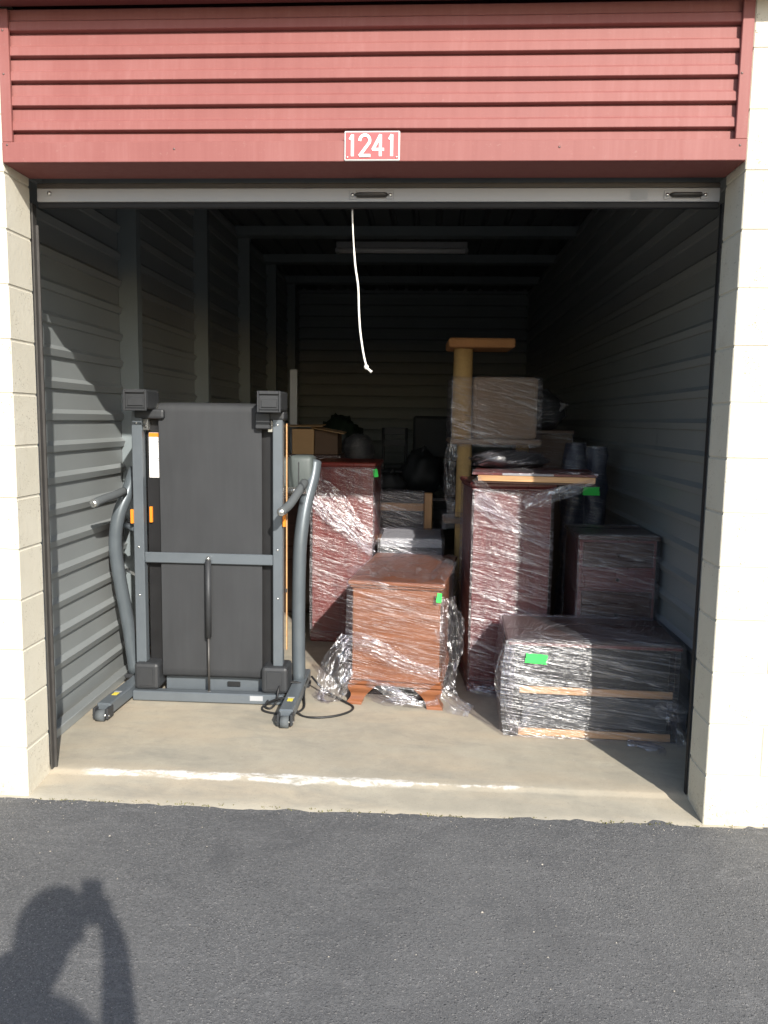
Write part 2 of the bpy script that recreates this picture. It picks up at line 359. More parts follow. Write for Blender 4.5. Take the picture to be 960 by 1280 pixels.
# concrete-block walls either side of the opening
def block_mesh(L):
    b = MB().box(0, L-.006, .0, DY, 0, C8-.0058, bev=.0036); return b
def block_wall(label, corner, side, ncols):
    t = thing('block_wall', label, 'wall', (corner, 0, 0))
    full = half = None
    L = .4064
    for k in range(15):
        x = 0.0; n = 0
        while x < ncols*L - .01:
            ln = L/2 if (k % 2 == 1 and n == 0) else L
            src = half if ln < L*.9 else full
            if src is None:
                o = block_mesh(ln).build('block', M['block'], t)
                if ln < L*.9: half = o
                else: full = o
            else:
                o = src.copy(); COL.objects.link(o); o.parent = t
            jit = random.uniform(-.0012, .0012)
            o.location = (x if side > 0 else -x-ln+.006, jit if k else 0, k*C8+.003 - (.004 if k == 0 else 0))
            x += ln; n += 1
    W = ncols*L
    x0, x1 = (.0034, W) if side > 0 else (-W, -.0034)
    box('mortar', M['mortar'], t, x0, x1, .0034, DY-.0034, -.05, 15*C8+.02)
    return t
block_wall('cream painted concrete block wall with its reveal in shade, beside the wrapped black chest', XR, 1, 4)
block_wall('cream painted concrete block wall with its reveal lit by the sun, beside the treadmill', XL, -1, 4)

# roof, eave and closing walls
rf = thing('roof', 'dark steel storage unit roof with purlins under it', 'roof', (0, 0, CZ))
def ceiling_rows():
    vs = []; x = WL-.1; xs = []
    while x < WR+.1:
        xs += [(x, 0), (x+.14, 0), (x+.155, .028), (x+.185, .028), (x+.20, 0)]; x += .2
    return xs
cs = ceiling_rows()
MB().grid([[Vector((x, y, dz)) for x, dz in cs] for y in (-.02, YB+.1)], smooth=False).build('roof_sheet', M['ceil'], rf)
for y in (1.9, 3.15, 4.45, 5.68, 6.95):
    MB().box(WL-.02, WR+.02, y-.035, y+.035, -.085, -.002, bev=.004).box(WL-.02, WR+.02, y-.035, y+.10, -.0895, -.0855).build('purlin', M['stud'], rf)
box('roof_cover', M['red_dark'], rf, -3.4, 3.0, -.13, YB+.3, .04, .16)
ev = tag(box('eave', M['red_dark'], None, -3.4, 3.0, -.13, -.004, HT+.006, CZ+.034, bev=.006), 'dark weathered red eave trim running above the corrugated header', 'eave')

# corrugated side walls and back wall (ribs run level)
def rib_profile(z0, z1, pitch=.1535, depth=.023, phase=0.0):
    pts = []; z = z0 + phase
    pts.append((z0, 0))
    while z < z1-.1:
        pts += [(z+.078, 0), (z+.081, depth*.6), (z+.113, depth), (z+.134, 0)]; z += pitch
    pts.append((z1, 0)); return pts
PR = rib_profile(0, CZ-FZ-.01, phase=.03)
def side_wall(label, x, inward, studs):
    t = thing('steel_wall', label, 'wall', (x, 0, FZ))
    edges = [DY+.004, 1.63, 3.10, 4.52, 5.80, 7.05, YB]
    for a, b in zip(edges[:-1], edges[1:]):
        n = 6
        rows = [[Vector((inward*(d + .0015*N(a+i*.9, z*3, x)), a+(b-a)*i/n, z)) for z, d in PR] for i in range(n+1)]
        MB().grid(rows, smooth=False).build('panel', M['galv'], t)
    box('light_seal_sheet', M['galv'], t, -inward*.03, -inward*.012, DY+.001, YB+.05, -.03, CZ-FZ+.03)  # unseen sheet added behind the panels to keep daylight out of their joints
    if studs:
        for y in edges[1:-1]:
            MB().box(inward*.002, inward*.112, y-.004, y+.004, 0, CZ-FZ-.01).box(inward*.108, inward*.112, y+.004, y+.07, 0, CZ-FZ-.01).build('stud', M['stud'], t)
        MB().box(inward*.042, inward*.100, DY+.02, 1.62, 0, .045, bev=.003).build('base_track', M['galv'], t)
    return t
side_wall('grey corrugated steel wall with upright studs, behind the treadmill', WL, 1, True)
side_wall('plain grey corrugated steel wall without studs, beside the wrapped chest', WR, -1, False)
bw = thing('steel_wall', 'dark corrugated steel wall closing the far end of the unit', 'wall', (0, YB, FZ))
for x0, x1 in ((WL-.05, -.78), (-.78, .26), (.26, WR+.05)):
    MB().grid([[Vector((x, -d, z)) for z, d in PR] for x in (x0, x1)], smooth=False).build('panel', M['back'], bw)

box('light_seal_sheet', M['galv'], bw, WL-.04, WR+.04, .012, .03, -.03, CZ-FZ+.03)  # added behind the far panels, only stops sky light leaking through

# ------------------------------------------------------------------ header above the opening
hd = thing('header_panel', 'red corrugated steel header with flat red trim above the open door', 'header', (0, 0, HB))
hh = HT-HB
MB().box(XL+.002, XR-.004, -.012, .002, 0, .072, bev=.002).box(XL+.002, XR-.004, .002, DY, 0, .004).build('bottom_trim', M['red'], hd)
box('side_trim', M['red'], hd, XL+.002, XL+.040, -.010, .004, .0725, hh, bev=.002)
box('side_trim', M['red'], hd, XR-.044, XR-.004, -.010, .004, .0725, hh, bev=.002)
box('light_stop_board', M['red_dark'], hd, WL-.05, WR+.05, DY-.02, DY-.002, .006, CZ-HB-.002)  # unseen board added so no daylight gets in above the door
pr = []; z = .0299
while z < hh:                                   # long faces leaning out downwards, a sharp return under each
    pr += [(z, .003), (z+.002, .001), (z+.031, .004), (z+.041, .016), (z+.076, .017), (z+.083, .024)]; z += .0866
pr = [(a, b) for a, b in pr if a < hh-.002] + [(hh+.004, .012)]
rows = []
nx = 40
for i in range(nx+1):
    x = XL+.020+(XR-XL-.042)*i/nx
    rows.append([Vector((x, b-.001+.0010*N(x*2.2, zz*9, 3), zz+.0012*N(x*1.5, 0, 7))) for zz, b in pr])
MB().grid(rows, smooth=False).build('corrugated_sheet', M['red'], hd)
scr = None
for sx, sz, yy in ((XL+.022, .062, -.012), (XL+.020, .46, -.010), (XL+.018, .31, -.010), (-.95, .045, -.012), (.44, .047, -.012), (XR-.028, .050, -.012), (XR-.036, .29, -.010)):
    if scr is None: o = scr = MB().sphere((0, 0, 0), .0045, 8, (1, .6, 1)).build('screw', M['screw'], hd)
    else: o = scr.copy(); COL.objects.link(o); o.parent = hd
    o.location = (sx, yy, sz)

# number plate
pl = thing('number_plate', 'small red enamel plate with white border and white number 1241', 'sign', (-.226, -.012, HB+.0))
PW, PH = .200, .102
box('plate', M['white'], pl, -PW/2, PW/2, -.008, -.0005, 0, PH, bev=.003)
box('field', M['plate_red'], pl, -PW/2+.005, PW/2-.005, -.0095, -.008, .005, PH-.005)
for sx, sz in ((-PW/2+.012, .011), (PW/2-.012, .011)):
    MB().sphere((sx, -.010, sz), .0042, 8, (1, .6, 1)).build('rivet', M['chrome'], pl)
def digit(ch, x, h):
    w_ = h*.5
    st = {'1': [[(-.16, .80), (.04, 1), (.04, 0)]],
          '2': [[(-.44, .74)] + [(.44*math.cos(R(q)), .74+.26*math.sin(R(q))) for q in range(165, -36, -15)] + [(.10, .40), (-.44, 0), (.46, 0)]],
          '4': [[(.20, 0), (.20, 1), (-.46, .30), (.48, .30)]]}[ch]
    m = MB(); r_ = .0052; q_ = 0
    for pl_ in st:
        P = [Vector((a*w_, 0, r_+b*(h-2*r_))) for a, b in pl_]
        for p0, p1 in zip(P[:-1], P[1:]):
            d = (p1-p0).normalized(); n_ = Vector((-d.z, 0, d.x))*r_; e_ = d*r_*.35; vs = []; q_ += 1
            for y in (-.0098, -.0115-.00012*q_): vs += [p0-e_-n_+Vector((0, y, 0)), p1+e_-n_+Vector((0, y, 0)), p1+e_+n_+Vector((0, y, 0)), p0-e_+n_+Vector((0, y, 0))]
            m.add(vs, [[3, 2, 1, 0], [4, 5, 6, 7], [0, 1, 5, 4], [1, 2, 6, 5], [2, 3, 7, 6], [3, 0, 4, 7]])
    o = m.build('digit', M['white'], pl); o.location = (x, 0, (PH-h)/2)
for ch, x in zip('1241', (-.072, -.026, .022, .069)): digit(ch, x, .081)

# ------------------------------------------------------------------ roll-up door, rolled open
dr = thing('roll_up_door', 'rolled up steel door showing its grey bottom bar with latch handles', 'door', (0, .2, 2.36))
box('bottom_bar', M['alu'], dr, XL+.022, XR-.012, 0, .028, .027, .079, bev=.003)
box('top_lip', M['iron'], dr, XL+.022, XR-.012, .006, .030, .0795, .099, bev=.002)
box('weather_strip', M['rubber'], dr, XL+.022, XR-.012, .004, .024, .004, .0265, bev=.004)
# curtain rising to the coil
prf = [(.034, .085), (.046, .10), (.034, .118), (.046, .135), (.034, .15), (.046, .17), (.06, .2)]
MB().grid([[Vector((x, a, b)) for a, b in prf] for x in (XL+.03, XR-.02)]).build('curtain', M['galv'], dr)
MB().tube([(XL+.05, .33, .42), (XR-.05, .33, .42)], .24, 28).build('coil', M['galv'], dr)
MB().box(XL+.001, XL+.008, -.010, .020, -2.36+FZ, .02).box(XL+.008, XL+.018, .012, .020, -2.36+FZ, -.06).build('guide_rail', M['iron'], dr)
MB().box(XR-.006, XR-.001, -.008, .016, -2.36+FZ, .02).build('guide_rail', M['rubber'], dr)
for xc, wd in ((-.243, .17), (.954, .165)):
    h = MB().box(xc-wd/2, xc-wd/2+.028, -.004, -.0003, .036, .066, bev=.001).box(xc+wd/2-.028, xc+wd/2, -.004, -.0003, .036, .066, bev=.001).build('latch_plate', M['alu'], dr)
    MB().tube([(xc-wd/2+.026, -.003, .052), (xc-wd/2+.032, -.020, .050), (xc+wd/2-.032, -.020, .050), (xc+wd/2-.026, -.003, .052)], .007, 8).box(xc-wd/2+.03, xc+wd/2-.03, -.016, -.003, .042, .050, bev=.001).build('latch_handle', M['iron'], dr)
    for q in (-1, 1):
        o = MB().sphere((xc+q*(wd/2-.012), -.006, .051), .0075, 10, (1, .6, 1)).build('bolt', M['chrome'], h)
MB().sphere((-1.523, -.004, .058), .0085, 10, (1, .6, 1)).build('bolt', M['chrome'], dr)
box('sticker', M['grey_board'], dr, .745, .81, -.0012, -.0002, .034, .072)

# rope hanging from the bar
rp = spline([(-.320, .235, 2.385), (-.319, .235, 2.33), (-.314, .236, 2.24), (-.306, .236, 2.15), (-.294, .236, 2.07), (-.290, .236, 1.98), (-.284, .236, 1.90), (-.270, .236, 1.81), (-.259, .236, 1.765)], 8)
m = MB().tube(rp, [.0042 if i > 18 else .003 for i in range(len(rp))], 7)
m.sphere((-.2575, .236, 1.757), .0095, 10, (1, 1, 1.1)).tube(spline([(-.257, .236, 1.755), (-.248, .235, 1.747), (-.236, .234, 1.737)], 4), [.005]*8+[.007], 7)
tag(m.build('pull_rope', M['rope']), 'white pull rope with a knotted end hanging from the door bar', 'rope')

# ceiling light
fx = thing('ceiling_light', 'unlit fluorescent batten light under the roof purlins', 'light', (-.292, 4.62, 3.10))
box('housing', M['alu'], fx, -.61, .61, -.05, .05, .035, .095, bev=.006)
MB().tube([(-.59, -.03, .018), (.59, -.03, .018)], .016, 12).build('tube', M['white'], fx)
MB().tube([(-.59, .03, .018), (.59, .03, .018)], .016, 12).build('tube', M['white'], fx)
for q in (-1, 1):
    box('end_cap', M['alu'], fx, q*.605-.014, q*.605+.014, -.052, .052, -.004, .034, bev=.003)
    MB().tube([(q*.45, 0, .095), (q*.45, 0, .199)], .006, 6).build('hanger', M['iron'], fx)


# ------------------------------------------------------------------ folded treadmill
tm = thing('treadmill', 'grey folded treadmill standing upright with its black belt facing out', 'treadmill', (-1.15, 1.1, FZ))
def T(x, y, z): return Vector((x+1.15, y-1.1, z-FZ))            # world measures to the treadmill's own
def tbox(name, mat, x0, x1, y0, y1, z0, z1, bev=.003, parent=None, **k):
    return box(name, mat, parent or tm, x0+1.15, x1+1.15, y0-1.1, y1-1.1, z0-FZ, z1-FZ, bev=bev, **k)
for side, (xf, xb) in ((-1, (-1.605, -1.575)), (1, (-.680, -.690))):
    # floor rails
    a, b = T(xf, .745, 0), T(xb, 1.42, 0); d = (b-a); L = d.length; ang = math.atan2(d.y, d.x)
    Mx = Matrix.Translation((a.x, a.y, 0)) @ Matrix.Rotation(ang, 4, 'Z')
    rail = MB().box(.02, L, -.036, .036, .020, .082, bev=.006, M=Mx).build('floor_rail', M['tm_grey'], tm)
    for ya in (-.040, .026): MB().box(-.02, .05, ya, ya+.014, .012, .070, bev=.004, M=Mx).build('wheel_fork', M['tm_black'], rail)
    p = Mx @ Vector((-.008, -.020, .030)); q = Mx @ Vector((-.008, .020, .030))
    MB().tube([p, q], .0295, 18).build('wheel', M['foam'], rail)
    MB().tube([Mx @ Vector((-.008, -.044, .030)), Mx @ Vector((-.008, .044, .030))], .006, 8).build('axle', M['chrome'], rail)
    MB().box(.14, .18, -.014, .014, .0822, .083, M=Mx).build('label', M['yellow'], rail)
    MB().box(.185, .20, -.018, .018, .0822, .0832, M=Mx).build('label', M['grey_board'], rail)
    MB().box(.58, .66, -.042, .042, .0, .02, bev=.003, M=Mx).build('rear_foot', M['tm_black'], rail)
# uprights, bowed tubes
ul = spline([T(-1.635, 1.28, .10), T(-1.665, 1.27, .38), T(-1.700, 1.245, .66), T(-1.712, 1.23, .85), T(-1.692, 1.235, 1.0), T(-1.655, 1.28, 1.13), T(-1.64, 1.36, 1.25)], 6)
ur = spline([T(-.695, 1.25, .09), T(-.698, 1.25, .4), T(-.695, 1.25, .7), T(-.688, 1.26, .9), T(-.668, 1.30, 1.08), T(-.640, 1.36, 1.22), T(-.632, 1.40, 1.31)], 6)
MB().tube(ul, .036, 18).build('upright', M['tm_tube'], tm)
MB().tube(ur, .037, 18).build('upright', M['tm_tube'], tm)
for p in (ul[0], ur[0]): MB().box(p.x-.046, p.x+.046, p.y-.05, p.y+.05, .0525, .075, bev=.006).build('upright_collar', M['tm_black'], tm)
# hand grips
for pts in ([T(-1.655, 1.22, 1.14), T(-1.658, 1.12, 1.13), T(-1.672, 1.0, 1.12), T(-1.688, .91, 1.105)], [T(-.672, 1.28, 1.20), T(-.676, 1.16, 1.175), T(-.705, 1.02, 1.11), T(-.734, .93, 1.078)]):
    g = MB().tube(spline(pts, 6), .0225, 14).build('hand_grip', M['foam'], tm)
    MB().sphere(pts[-1], .0225, 12, (1, .7, 1)).build('grip_cap', M['chrome'], g)
MB().tube([T(-.79, 1.27, 1.155), T(-.66, 1.27, 1.16)], .021, 14).build('crossbar_end', M['chrome'], tm)
# console behind the folded deck
cb = MB().box(-.50, .50, .24, .38, 1.13, 1.30, bev=.03, seg=3).build('console', M['tm_pod'], tm)
MB().box(.375, .515, .22, .40, 1.12, 1.315, bev=.028, seg=3, smooth=True).build('cup_holder', M['tm_pod'], cb)
MB().box(.438, .443, .216, .2195, 1.15, 1.28).build('seam', M['tm_black'], cb)
# deck: side frame, dark deck, belt over its roller
for x0, x1 in ((-1.549, -1.494), (-.806, -.754)):
    tbox('frame_tube', M['tm_grey'], x0, x1, 1.075, 1.128, .215, 1.572, .004)
tbox('deck_board', M['tm_deck'], -1.492, -.808, 1.135, 1.20, .16, 1.585, .004)
tbox('deck_edge', M['oak'], -.750, -.744, 1.150, 1.172, .30, 1.52, .001)
tbox('deck_edge_bracket', M['iron'], -.753, -.742, 1.142, 1.149, 1.05, 1.07, .001); tbox('deck_edge_bracket', M['iron'], -.753, -.742, 1.142, 1.149, .62, .64, .001)
def belt_mat():
    t = NT('running_belt'); co = t.co('Object'); n1 = t.noise(co, 3, 4, .6, .3); n2 = t.noise(t.co('Object', (1, 1, .12)), 22, 4, .6); wv = t.noise(co, 420, 2, .6)
    c = t.ramp(t.math('MULTIPLY_ADD', n2, .5, t.math('MULTIPLY', n1, .5)), (.3, (.030, .0315, .034)), (.7, (.042, .044, .047)))
    return t.bsdf(c, .62, 0, t.bump(t.math('MULTIPLY_ADD', wv, .6, t.math('MULTIPLY', n2, .3)), .25, .002), .35)
M['belt'] = belt_mat()
rows = []; nb = 14
prof = [(1.172, 1.585), (1.170, 1.603), (1.155, 1.617), (1.130, 1.622), (1.106, 1.614), (1.096, 1.598), (1.095, 1.57), (1.097, 1.3), (1.101, 1.0), (1.100, .7), (1.097, .45), (1.096, .20), (1.098, .165), (1.108, .150), (1.13, .148)]
for y, z in prof:
    rows.append([T(-1.412+(.544)*i/nb, y + .0016*N(i*.4, z*5, 1) + .002*(abs(i/nb-.5)*2)**6, z-.003*(abs(i/nb-.5)*2)**6) for i in range(nb+1)])
MB().grid(rows).build('running_belt', M['belt'], tm)
MB().tube([T(-1.48, 1.135, 1.582), T(-.80, 1.135, 1.582)], .0335, 18).build('roller', M['chrome'], tm)
for x0, x1 in ((-1.545, -1.425), (-.862, -.742)):
    c = MB().box(x0+1.15, x1+1.15, -.13, .055, 1.553, 1.652, bev=.010, seg=2).box(x0+1.15+.012, x1+1.15+.05*(1 if x0 < -1.2 else -.05), -.03, .075, 1.505, 1.555, bev=.012, seg=2).build('end_cap', M['tm_black'], tm)
    fr = MB()
    for a in ((x0, x0+.010, 1.575, 1.672), (x1-.010, x1, 1.575, 1.672)): fr.box(a[0]+1.15, a[1]+1.15, -.142, -.131, a[2]-FZ, a[3]-FZ+.01, bev=.002)
    fr.box(x0+1.15+.0105, x1+1.15-.0105, -.142, -.131, 1.665-FZ, 1.682-FZ, bev=.002).box(x0+1.15+.0105, x1+1.15-.0105, -.142, -.131, 1.575-FZ, 1.585-FZ, bev=.002)
    fr.build('cap_rim', M['tm_black'], c)
    MB().box(x0+1.15+.02, x1+1.15-.02, -.136, -.131, 1.60-FZ, 1.64-FZ, bev=.002).build('cap_badge', M['tm_black'], c)
tbox('belt_guard', M['tm_black'], -.895, -.815, 1.058, 1.094, 1.49, 1.575, .006)
for x0 in (-1.494, -.836):
    o = tbox('tension_bracket', M['chrome'], x0+.002, x0+.028, 1.090, 1.130, 1.475, 1.535, .002)
    MB().tube([T(x0+.014, 1.085, 1.495), T(x0+.014, 1.095, 1.495)], .006, 8).build('bolt', M['iron'], o)
for x in (-1.522, -.780):
    for z in (1.512, .86, .60): MB().sphere(T(x, 1.074, z), .006, 8, (1, .6, 1)).build('bolt', M['chrome'], tm)
# warning label
wl = tbox('warning_label', M['white'], -1.477, -1.418, 1.1315, 1.1345, 1.225, 1.462, 0)
tbox('label_header', M['orange'], -1.476, -1.419, 1.1302, 1.1312, 1.440, 1.461, 0, wl)
pz = MB()
for i in range(15): pz.box(-1.470+1.15, -1.470+.035+1.15+random.uniform(0, .012), .0304, .0312, 1.425-i*.0125-FZ, 1.4285-i*.0125-FZ)
pz.build('label_print', M['grey_board'], wl)
# cross tube, strut, lower frame
tbox('cross_tube', M['tm_grey'], -1.493, -.807, 1.078, 1.092, .776, .832, .004)
MB().tube([T(-1.145, 1.055, .80), T(-1.147, 1.055, .385)], .0155, 14).build('gas_strut', M['tm_black'], tm)
MB().tube([T(-1.147, 1.055, .39), T(-1.147, 1.055, .075)], .0065, 10).build('strut_rod', M['iron'], tm)
MB().sphere(T(-1.145, 1.058, .808), .013, 10).build('strut_pivot', M['chrome'], tm)
MB().sphere(T(-1.147, 1.054, .080), .012, 10).build('strut_pivot', M['chrome'], tm)
for x0, x1 in ((-1.552, -1.418), (-.862, -.722)):
    MB().box(x0+1.15, x1+1.15, -.06, .10, .060, .205, bev=.018, seg=2).build('pivot_cover', M['tm_black'], tm)
    MB().box(x0+1.15+.03, x1+1.15-.03, -.064, -.0605, .085, .18, bev=.001).build('cover_plate', M['tm_black'], tm)
tbox('motor_plate', M['tm_grey'], -1.412, -.868, 1.150, 1.165, .06, .148, .003)
tbox('base_tube', M['tm_grey'], -1.556, -.742, 1.025, 1.082, .035, .088, .005)
tbox('base_label', M['grey_board'], -.92, -.85, 1.0235, 1.0245, .055, .082, 0)
tbox('motor_socket', M['black'], -1.07, -1.0, 1.140, 1.149, .088, .115, .002)
for x0 in (-1.560, -.752): tbox('orange_clip', M['orange'], x0, x0+.016, 1.062, 1.0745, .985, 1.06, .002)
tbox('orange_clip', M['orange'], -1.478, -1.462, 1.118, 1.1335, .985, 1.07, .002)
MB().tube([T(-1.66, 1.245, .70), T(-1.55, 1.11, .70)], .009, 8).build('brace_pin', M['chrome'], tm)
MB().tube([T(-1.66, 1.245, .95), T(-1.55, 1.11, .95)], .016, 10).build('brace_pin', M['tm_tube'], tm)

# mains cable
cp = [(-.755, 1.13, .16), (-.765, 1.03, .13), (-.775, 1.0, .06), (-.80, .965, .04), (-.83, 1.0, .045), (-.79, 1.10, .10), (-.72, 1.15, .12), (-.66, 1.17, .10), (-.645, 1.12, .05), (-.63, .98, .0365), (-.70, .90, .0365), (-.82, .93, .0365), (-.84, 1.0, .04), (-.76, .97, .09), (-.70, .96, .093), (-.63, .90, .0365), (-.55, .868, .0365), (-.45, .90, .0365), (-.385, .965, .0365), (-.37, 1.035, .0365), (-.42, 1.10, .040), (-.55, 1.22, .06), (-.63, 1.29, .11)]
tag(MB().tube(spline(cp, 8), .006, 7).build('power_cable', M['cable']), 'black power cable looped on the concrete beside the treadmill foot', 'cable')

# ------------------------------------------------------------------ stretch film shells
def film_shell(parent, x0, x1, y0, y1, z0, z1, mat, seed=0, off=.006, amp=.004, ragged=.03, bulge=.0, top=True, hang=0.0, rows=None, ridge=38, rad=.012):
    """sheet of stretch film round a box: perimeter of a rounded rectangle, creased outwards, folded over the top"""
    W, D = x1-x0, y1-y0; cx, cy = (x0+x1)/2, (y0+y1)/2
    per = []; 
    def side(a, b, nrm, n):
        for i in range(n): t = i/n; per.append((Vector((a[0]+(b[0]-a[0])*t, a[1]+(b[1]-a[1])*t)), Vector(nrm), min(t, 1-t)))
    nx, ny = max(10, int(W/.014)), max(8, int(D/.03))
    side((x0, y0), (x1, y0), (0, -1), nx); side((x1, y0), (x1, y1), (1, 0), ny); side((x1, y1), (x0, y1), (0, 1), nx); side((x0, y1), (x0, y0), (-1, 0), ny)
    # rounded corner normals
    P = []
    L = [0.0]
    for i, (p, n, t) in enumerate(per):
        q = per[i-1]; 
        nn = (n + q[1]).normalized() if t == 0 else n
        P.append((p, nn)); L.append(L[-1] + (per[(i+1) % len(per)][0]-p).length)
    H = z1-z0; nr = rows or max(14, int(H/.012)); G = []; U = []
    for r_ in range(nr+1):
        v = r_/nr; row = []; ur = []
        for i, (p, n) in enumerate(P):
            u = L[i]; z = z0 + H*v
            if v < .12: z += (1-v/.12)*ragged*(N(u*5+seed*3, seed, 2)*1.6)
            # creases: tight, nearly level ridges that fan towards corners
            k = N(u*1.6+seed, z*ridge+u*5.0, seed*7.1)*.6 + N(u*4.2-seed, z*ridge*2.1-u*6, seed*2.3)*.4
            o_ = off + amp*(.6+k) + bulge*math.sin(math.pi*v)*(.5+.8*N(u*2+seed, z*3, 9.1)) + hang*max(0, .5-v)*(.6+1.4*N(u*6+seed, z*4, 4.4))
            o_ = max(o_, .0025)
            row.append(Vector((p.x+n.x*o_, p.y+n.y*o_, z))); ur.append((u+seed*3.3, z+seed*1.7))
        G.append(row); U.append(ur)
    if top:
        for q in range(1, 11):
            t = q/10; row = []; ur = []
            for i, (p, n) in enumerate(P):
                u = L[i]; s_ = 1-t*.985
                zz = z1 + off + .010*math.sin(math.pi*min(1, t*1.5))*(.5+N(u*3+seed, t*4, 5)) + bulge*.7*math.sin(math.pi*t*.5) + .006*N(p.x*30*s_, p.y*30*s_, seed)
                row.append(Vector((cx+(p.x-cx)*s_+n.x*off*s_, cy+(p.y-cy)*s_+n.y*off*s_, max(zz, z1+.003)))); ur.append((u+seed*3.3, z1+t*min(W, D)*.5+seed*1.7))
            G.append(row); U.append(ur)
    m = MB(); m.grid(G, closed=False, uvs=U)
    # close the seam
    n = len(P)
    vs = []; fs = []; us = []
    for row, ur in zip(G, U): vs += [row[-1], row[0]]; us += [ur[-1], (ur[-1][0]+.014, ur[0][1])]
    for i in range(len(G)-1): fs.append([i*2, i*2+1, i*2+3, i*2+2])
    m.add(vs, fs, us, True)
    return m.build('stretch_film', mat, parent)
def film_sheet(name, parent, path, width, mat, seed=0, amp=.03, updir=(0, 0, 1), n=60, m_=22, zmin=None, fold=7):
    """loose, gathered length of film lying along a path"""
    pts = spline(path, max(2, n//(len(path)-1))); rows = []; uv = []; up = Vector(updir).normalized(); L = 0
    for i, p in enumerate(pts):
        d = (pts[min(i+1, len(pts)-1)]-pts[max(i-1, 0)]).normalized(); s_ = d.cross(up)
        s_ = s_.normalized() if s_.length > .05 else Vector((1, 0, 0)); nn = s_.cross(d)
        if i: L += (p-pts[i-1]).length
        row = []; ur = []; tt = i/(len(pts)-1); wd = width*(.55+.45*math.sin(math.pi*min(1, tt*1.15+.1)))*(1+.3*N(tt*4, seed, 1))
        for k in range(m_+1):
            c = k/m_-.5
            h = amp*(N(c*fold+seed, L*7, seed)+.6*N(c*fold*2.6, L*16+seed, 3)+.35*N(c*fold*6, L*34, seed))
            q = p + s_*(c*wd + amp*.5*N(L*9, c*5, seed+4)) + nn*(h+amp*.9*(1-4*c*c))
            if zmin is not None and q.z < zmin: q.z = zmin+.0015+.002*abs(N(c*20, L*20, seed))
            row.append(q); ur.append((L*1.0, c*wd*1.6+seed))
        rows.append(row); uv.append(ur)
    return MB().grid(rows, uvs=uv).build(name, mat, parent)

def green_tag(parent, M4, wd, ht):
    n_ = 7; rg = random.Random(int(wd*1e4+ht*1e3)); top = []; bot = []
    L_ = [(-wd/2+rg.uniform(-.06, .06)*wd, -ht/2+ht*i/n_) for i in range(n_+1)]; R_ = [(wd/2+rg.uniform(-.06, .06)*wd, -ht/2+ht*i/n_) for i in range(n_+1)]
    m = MB(); rows = []
    for (xl, z), (xr, _) in zip(L_, R_): rows.append([M4 @ Vector((xl+(xr-xl)*k/6, -.0006-.0022*abs(k/6-.5)**2*4*(1+.5*math.sin(z*90)), z)) for k in range(7)])
    m.grid(rows, smooth=True)
    return m.build('green_tag', M['green'], parent)

# --- low dresser seen from its end, bracket feet
ds = thing('low_dresser', 'low orange brown cherry dresser on bracket feet, wrapped in clear stretch film', 'dresser', (-.155, 1.085, FZ), R(-6))
w2, dp, hh2 = .246, .88, .668
box('carcass', M['cherry'], ds, -w2+.012, w2-.012, .012, dp-.012, .105, hh2-.018, bev=.003)
MB().box(-w2-.012, w2+.012, -.012, dp+.012, hh2-.0175, hh2+.006, bev=.008, seg=2).box(-w2-.002, w2+.002, -.002, dp+.002, hh2-.034, hh2-.018, bev=.006).build('top', M['cherry'], ds)
MB().box(-w2-.004, w2+.004, -.004, dp+.004, .105, .128, bev=.007).box(-w2+.002, w2-.002, .002, dp-.002, .1285, .150, bev=.008).build('base_moulding', M['cherry'], ds)
for sx in (-1, 1):
    for y0 in (0, dp-.10):
        f = MB(); rows = []
        for i in range(15):
            z = .1045*i/14; t_ = i/14
            o_ = .010*math.cos(t_*math.pi*2.2)*(1-.3*t_) + (.004 if t_ < .2 else 0)          # ogee curve of the outer faces
            wd_ = .070+.075*t_**1.6                                                         # bracket widens towards the case
            xo = sx*(w2+o_); xi = sx*(w2-wd_); ya, yb = (y0-o_, y0+wd_*.75) if y0 == 0 else (y0+.10-wd_*.75, y0+.10+o_)
            rows.append([Vector(p) for p in ((min(xo, xi), ya, z), (max(xo, xi), ya, z), (max(xo, xi), yb, z), (min(xo, xi), yb, z))])
        f.grid(rows, closed=True, smooth=False); f.add(rows[0], [[3, 2, 1, 0]]); f.add(rows[-1], [[0, 1, 2, 3]])
        f.build('bracket_foot', M['cherry'], ds)
film_shell(ds, -w2-.010, w2+.010, -.010, dp+.01, .118, hh2+.006, M['film'], 1.3, .005, .0025, .06, .010, True, .03)
green_tag(ds, Matrix.Translation((w2-.016, -.0235, hh2-.062)) @ Matrix.Rotation(R(6), 4, 'Y'), .026, .050)
film_sheet('loose_film', ds, [(-.05, -.02, hh2+.02), (-.03, .20, hh2+.034), (.03, .45, hh2+.036), (.02, .70, hh2+.03), (.0, .89, hh2+.02)], .50, M['film_loose'], 15.0, .018, (0, 0, 1), n=50, m_=30, zmin=hh2+.012, fold=4)
film_sheet('loose_film', ds, [(w2-.03, .0, hh2+.024), (w2-.02, .22, hh2+.03), (w2-.01, .5, hh2+.03), (w2-.02, .80, hh2+.024)], .11, M['film_loose'], 17.0, .012, (0, 0, 1), n=40, zmin=hh2+.014)
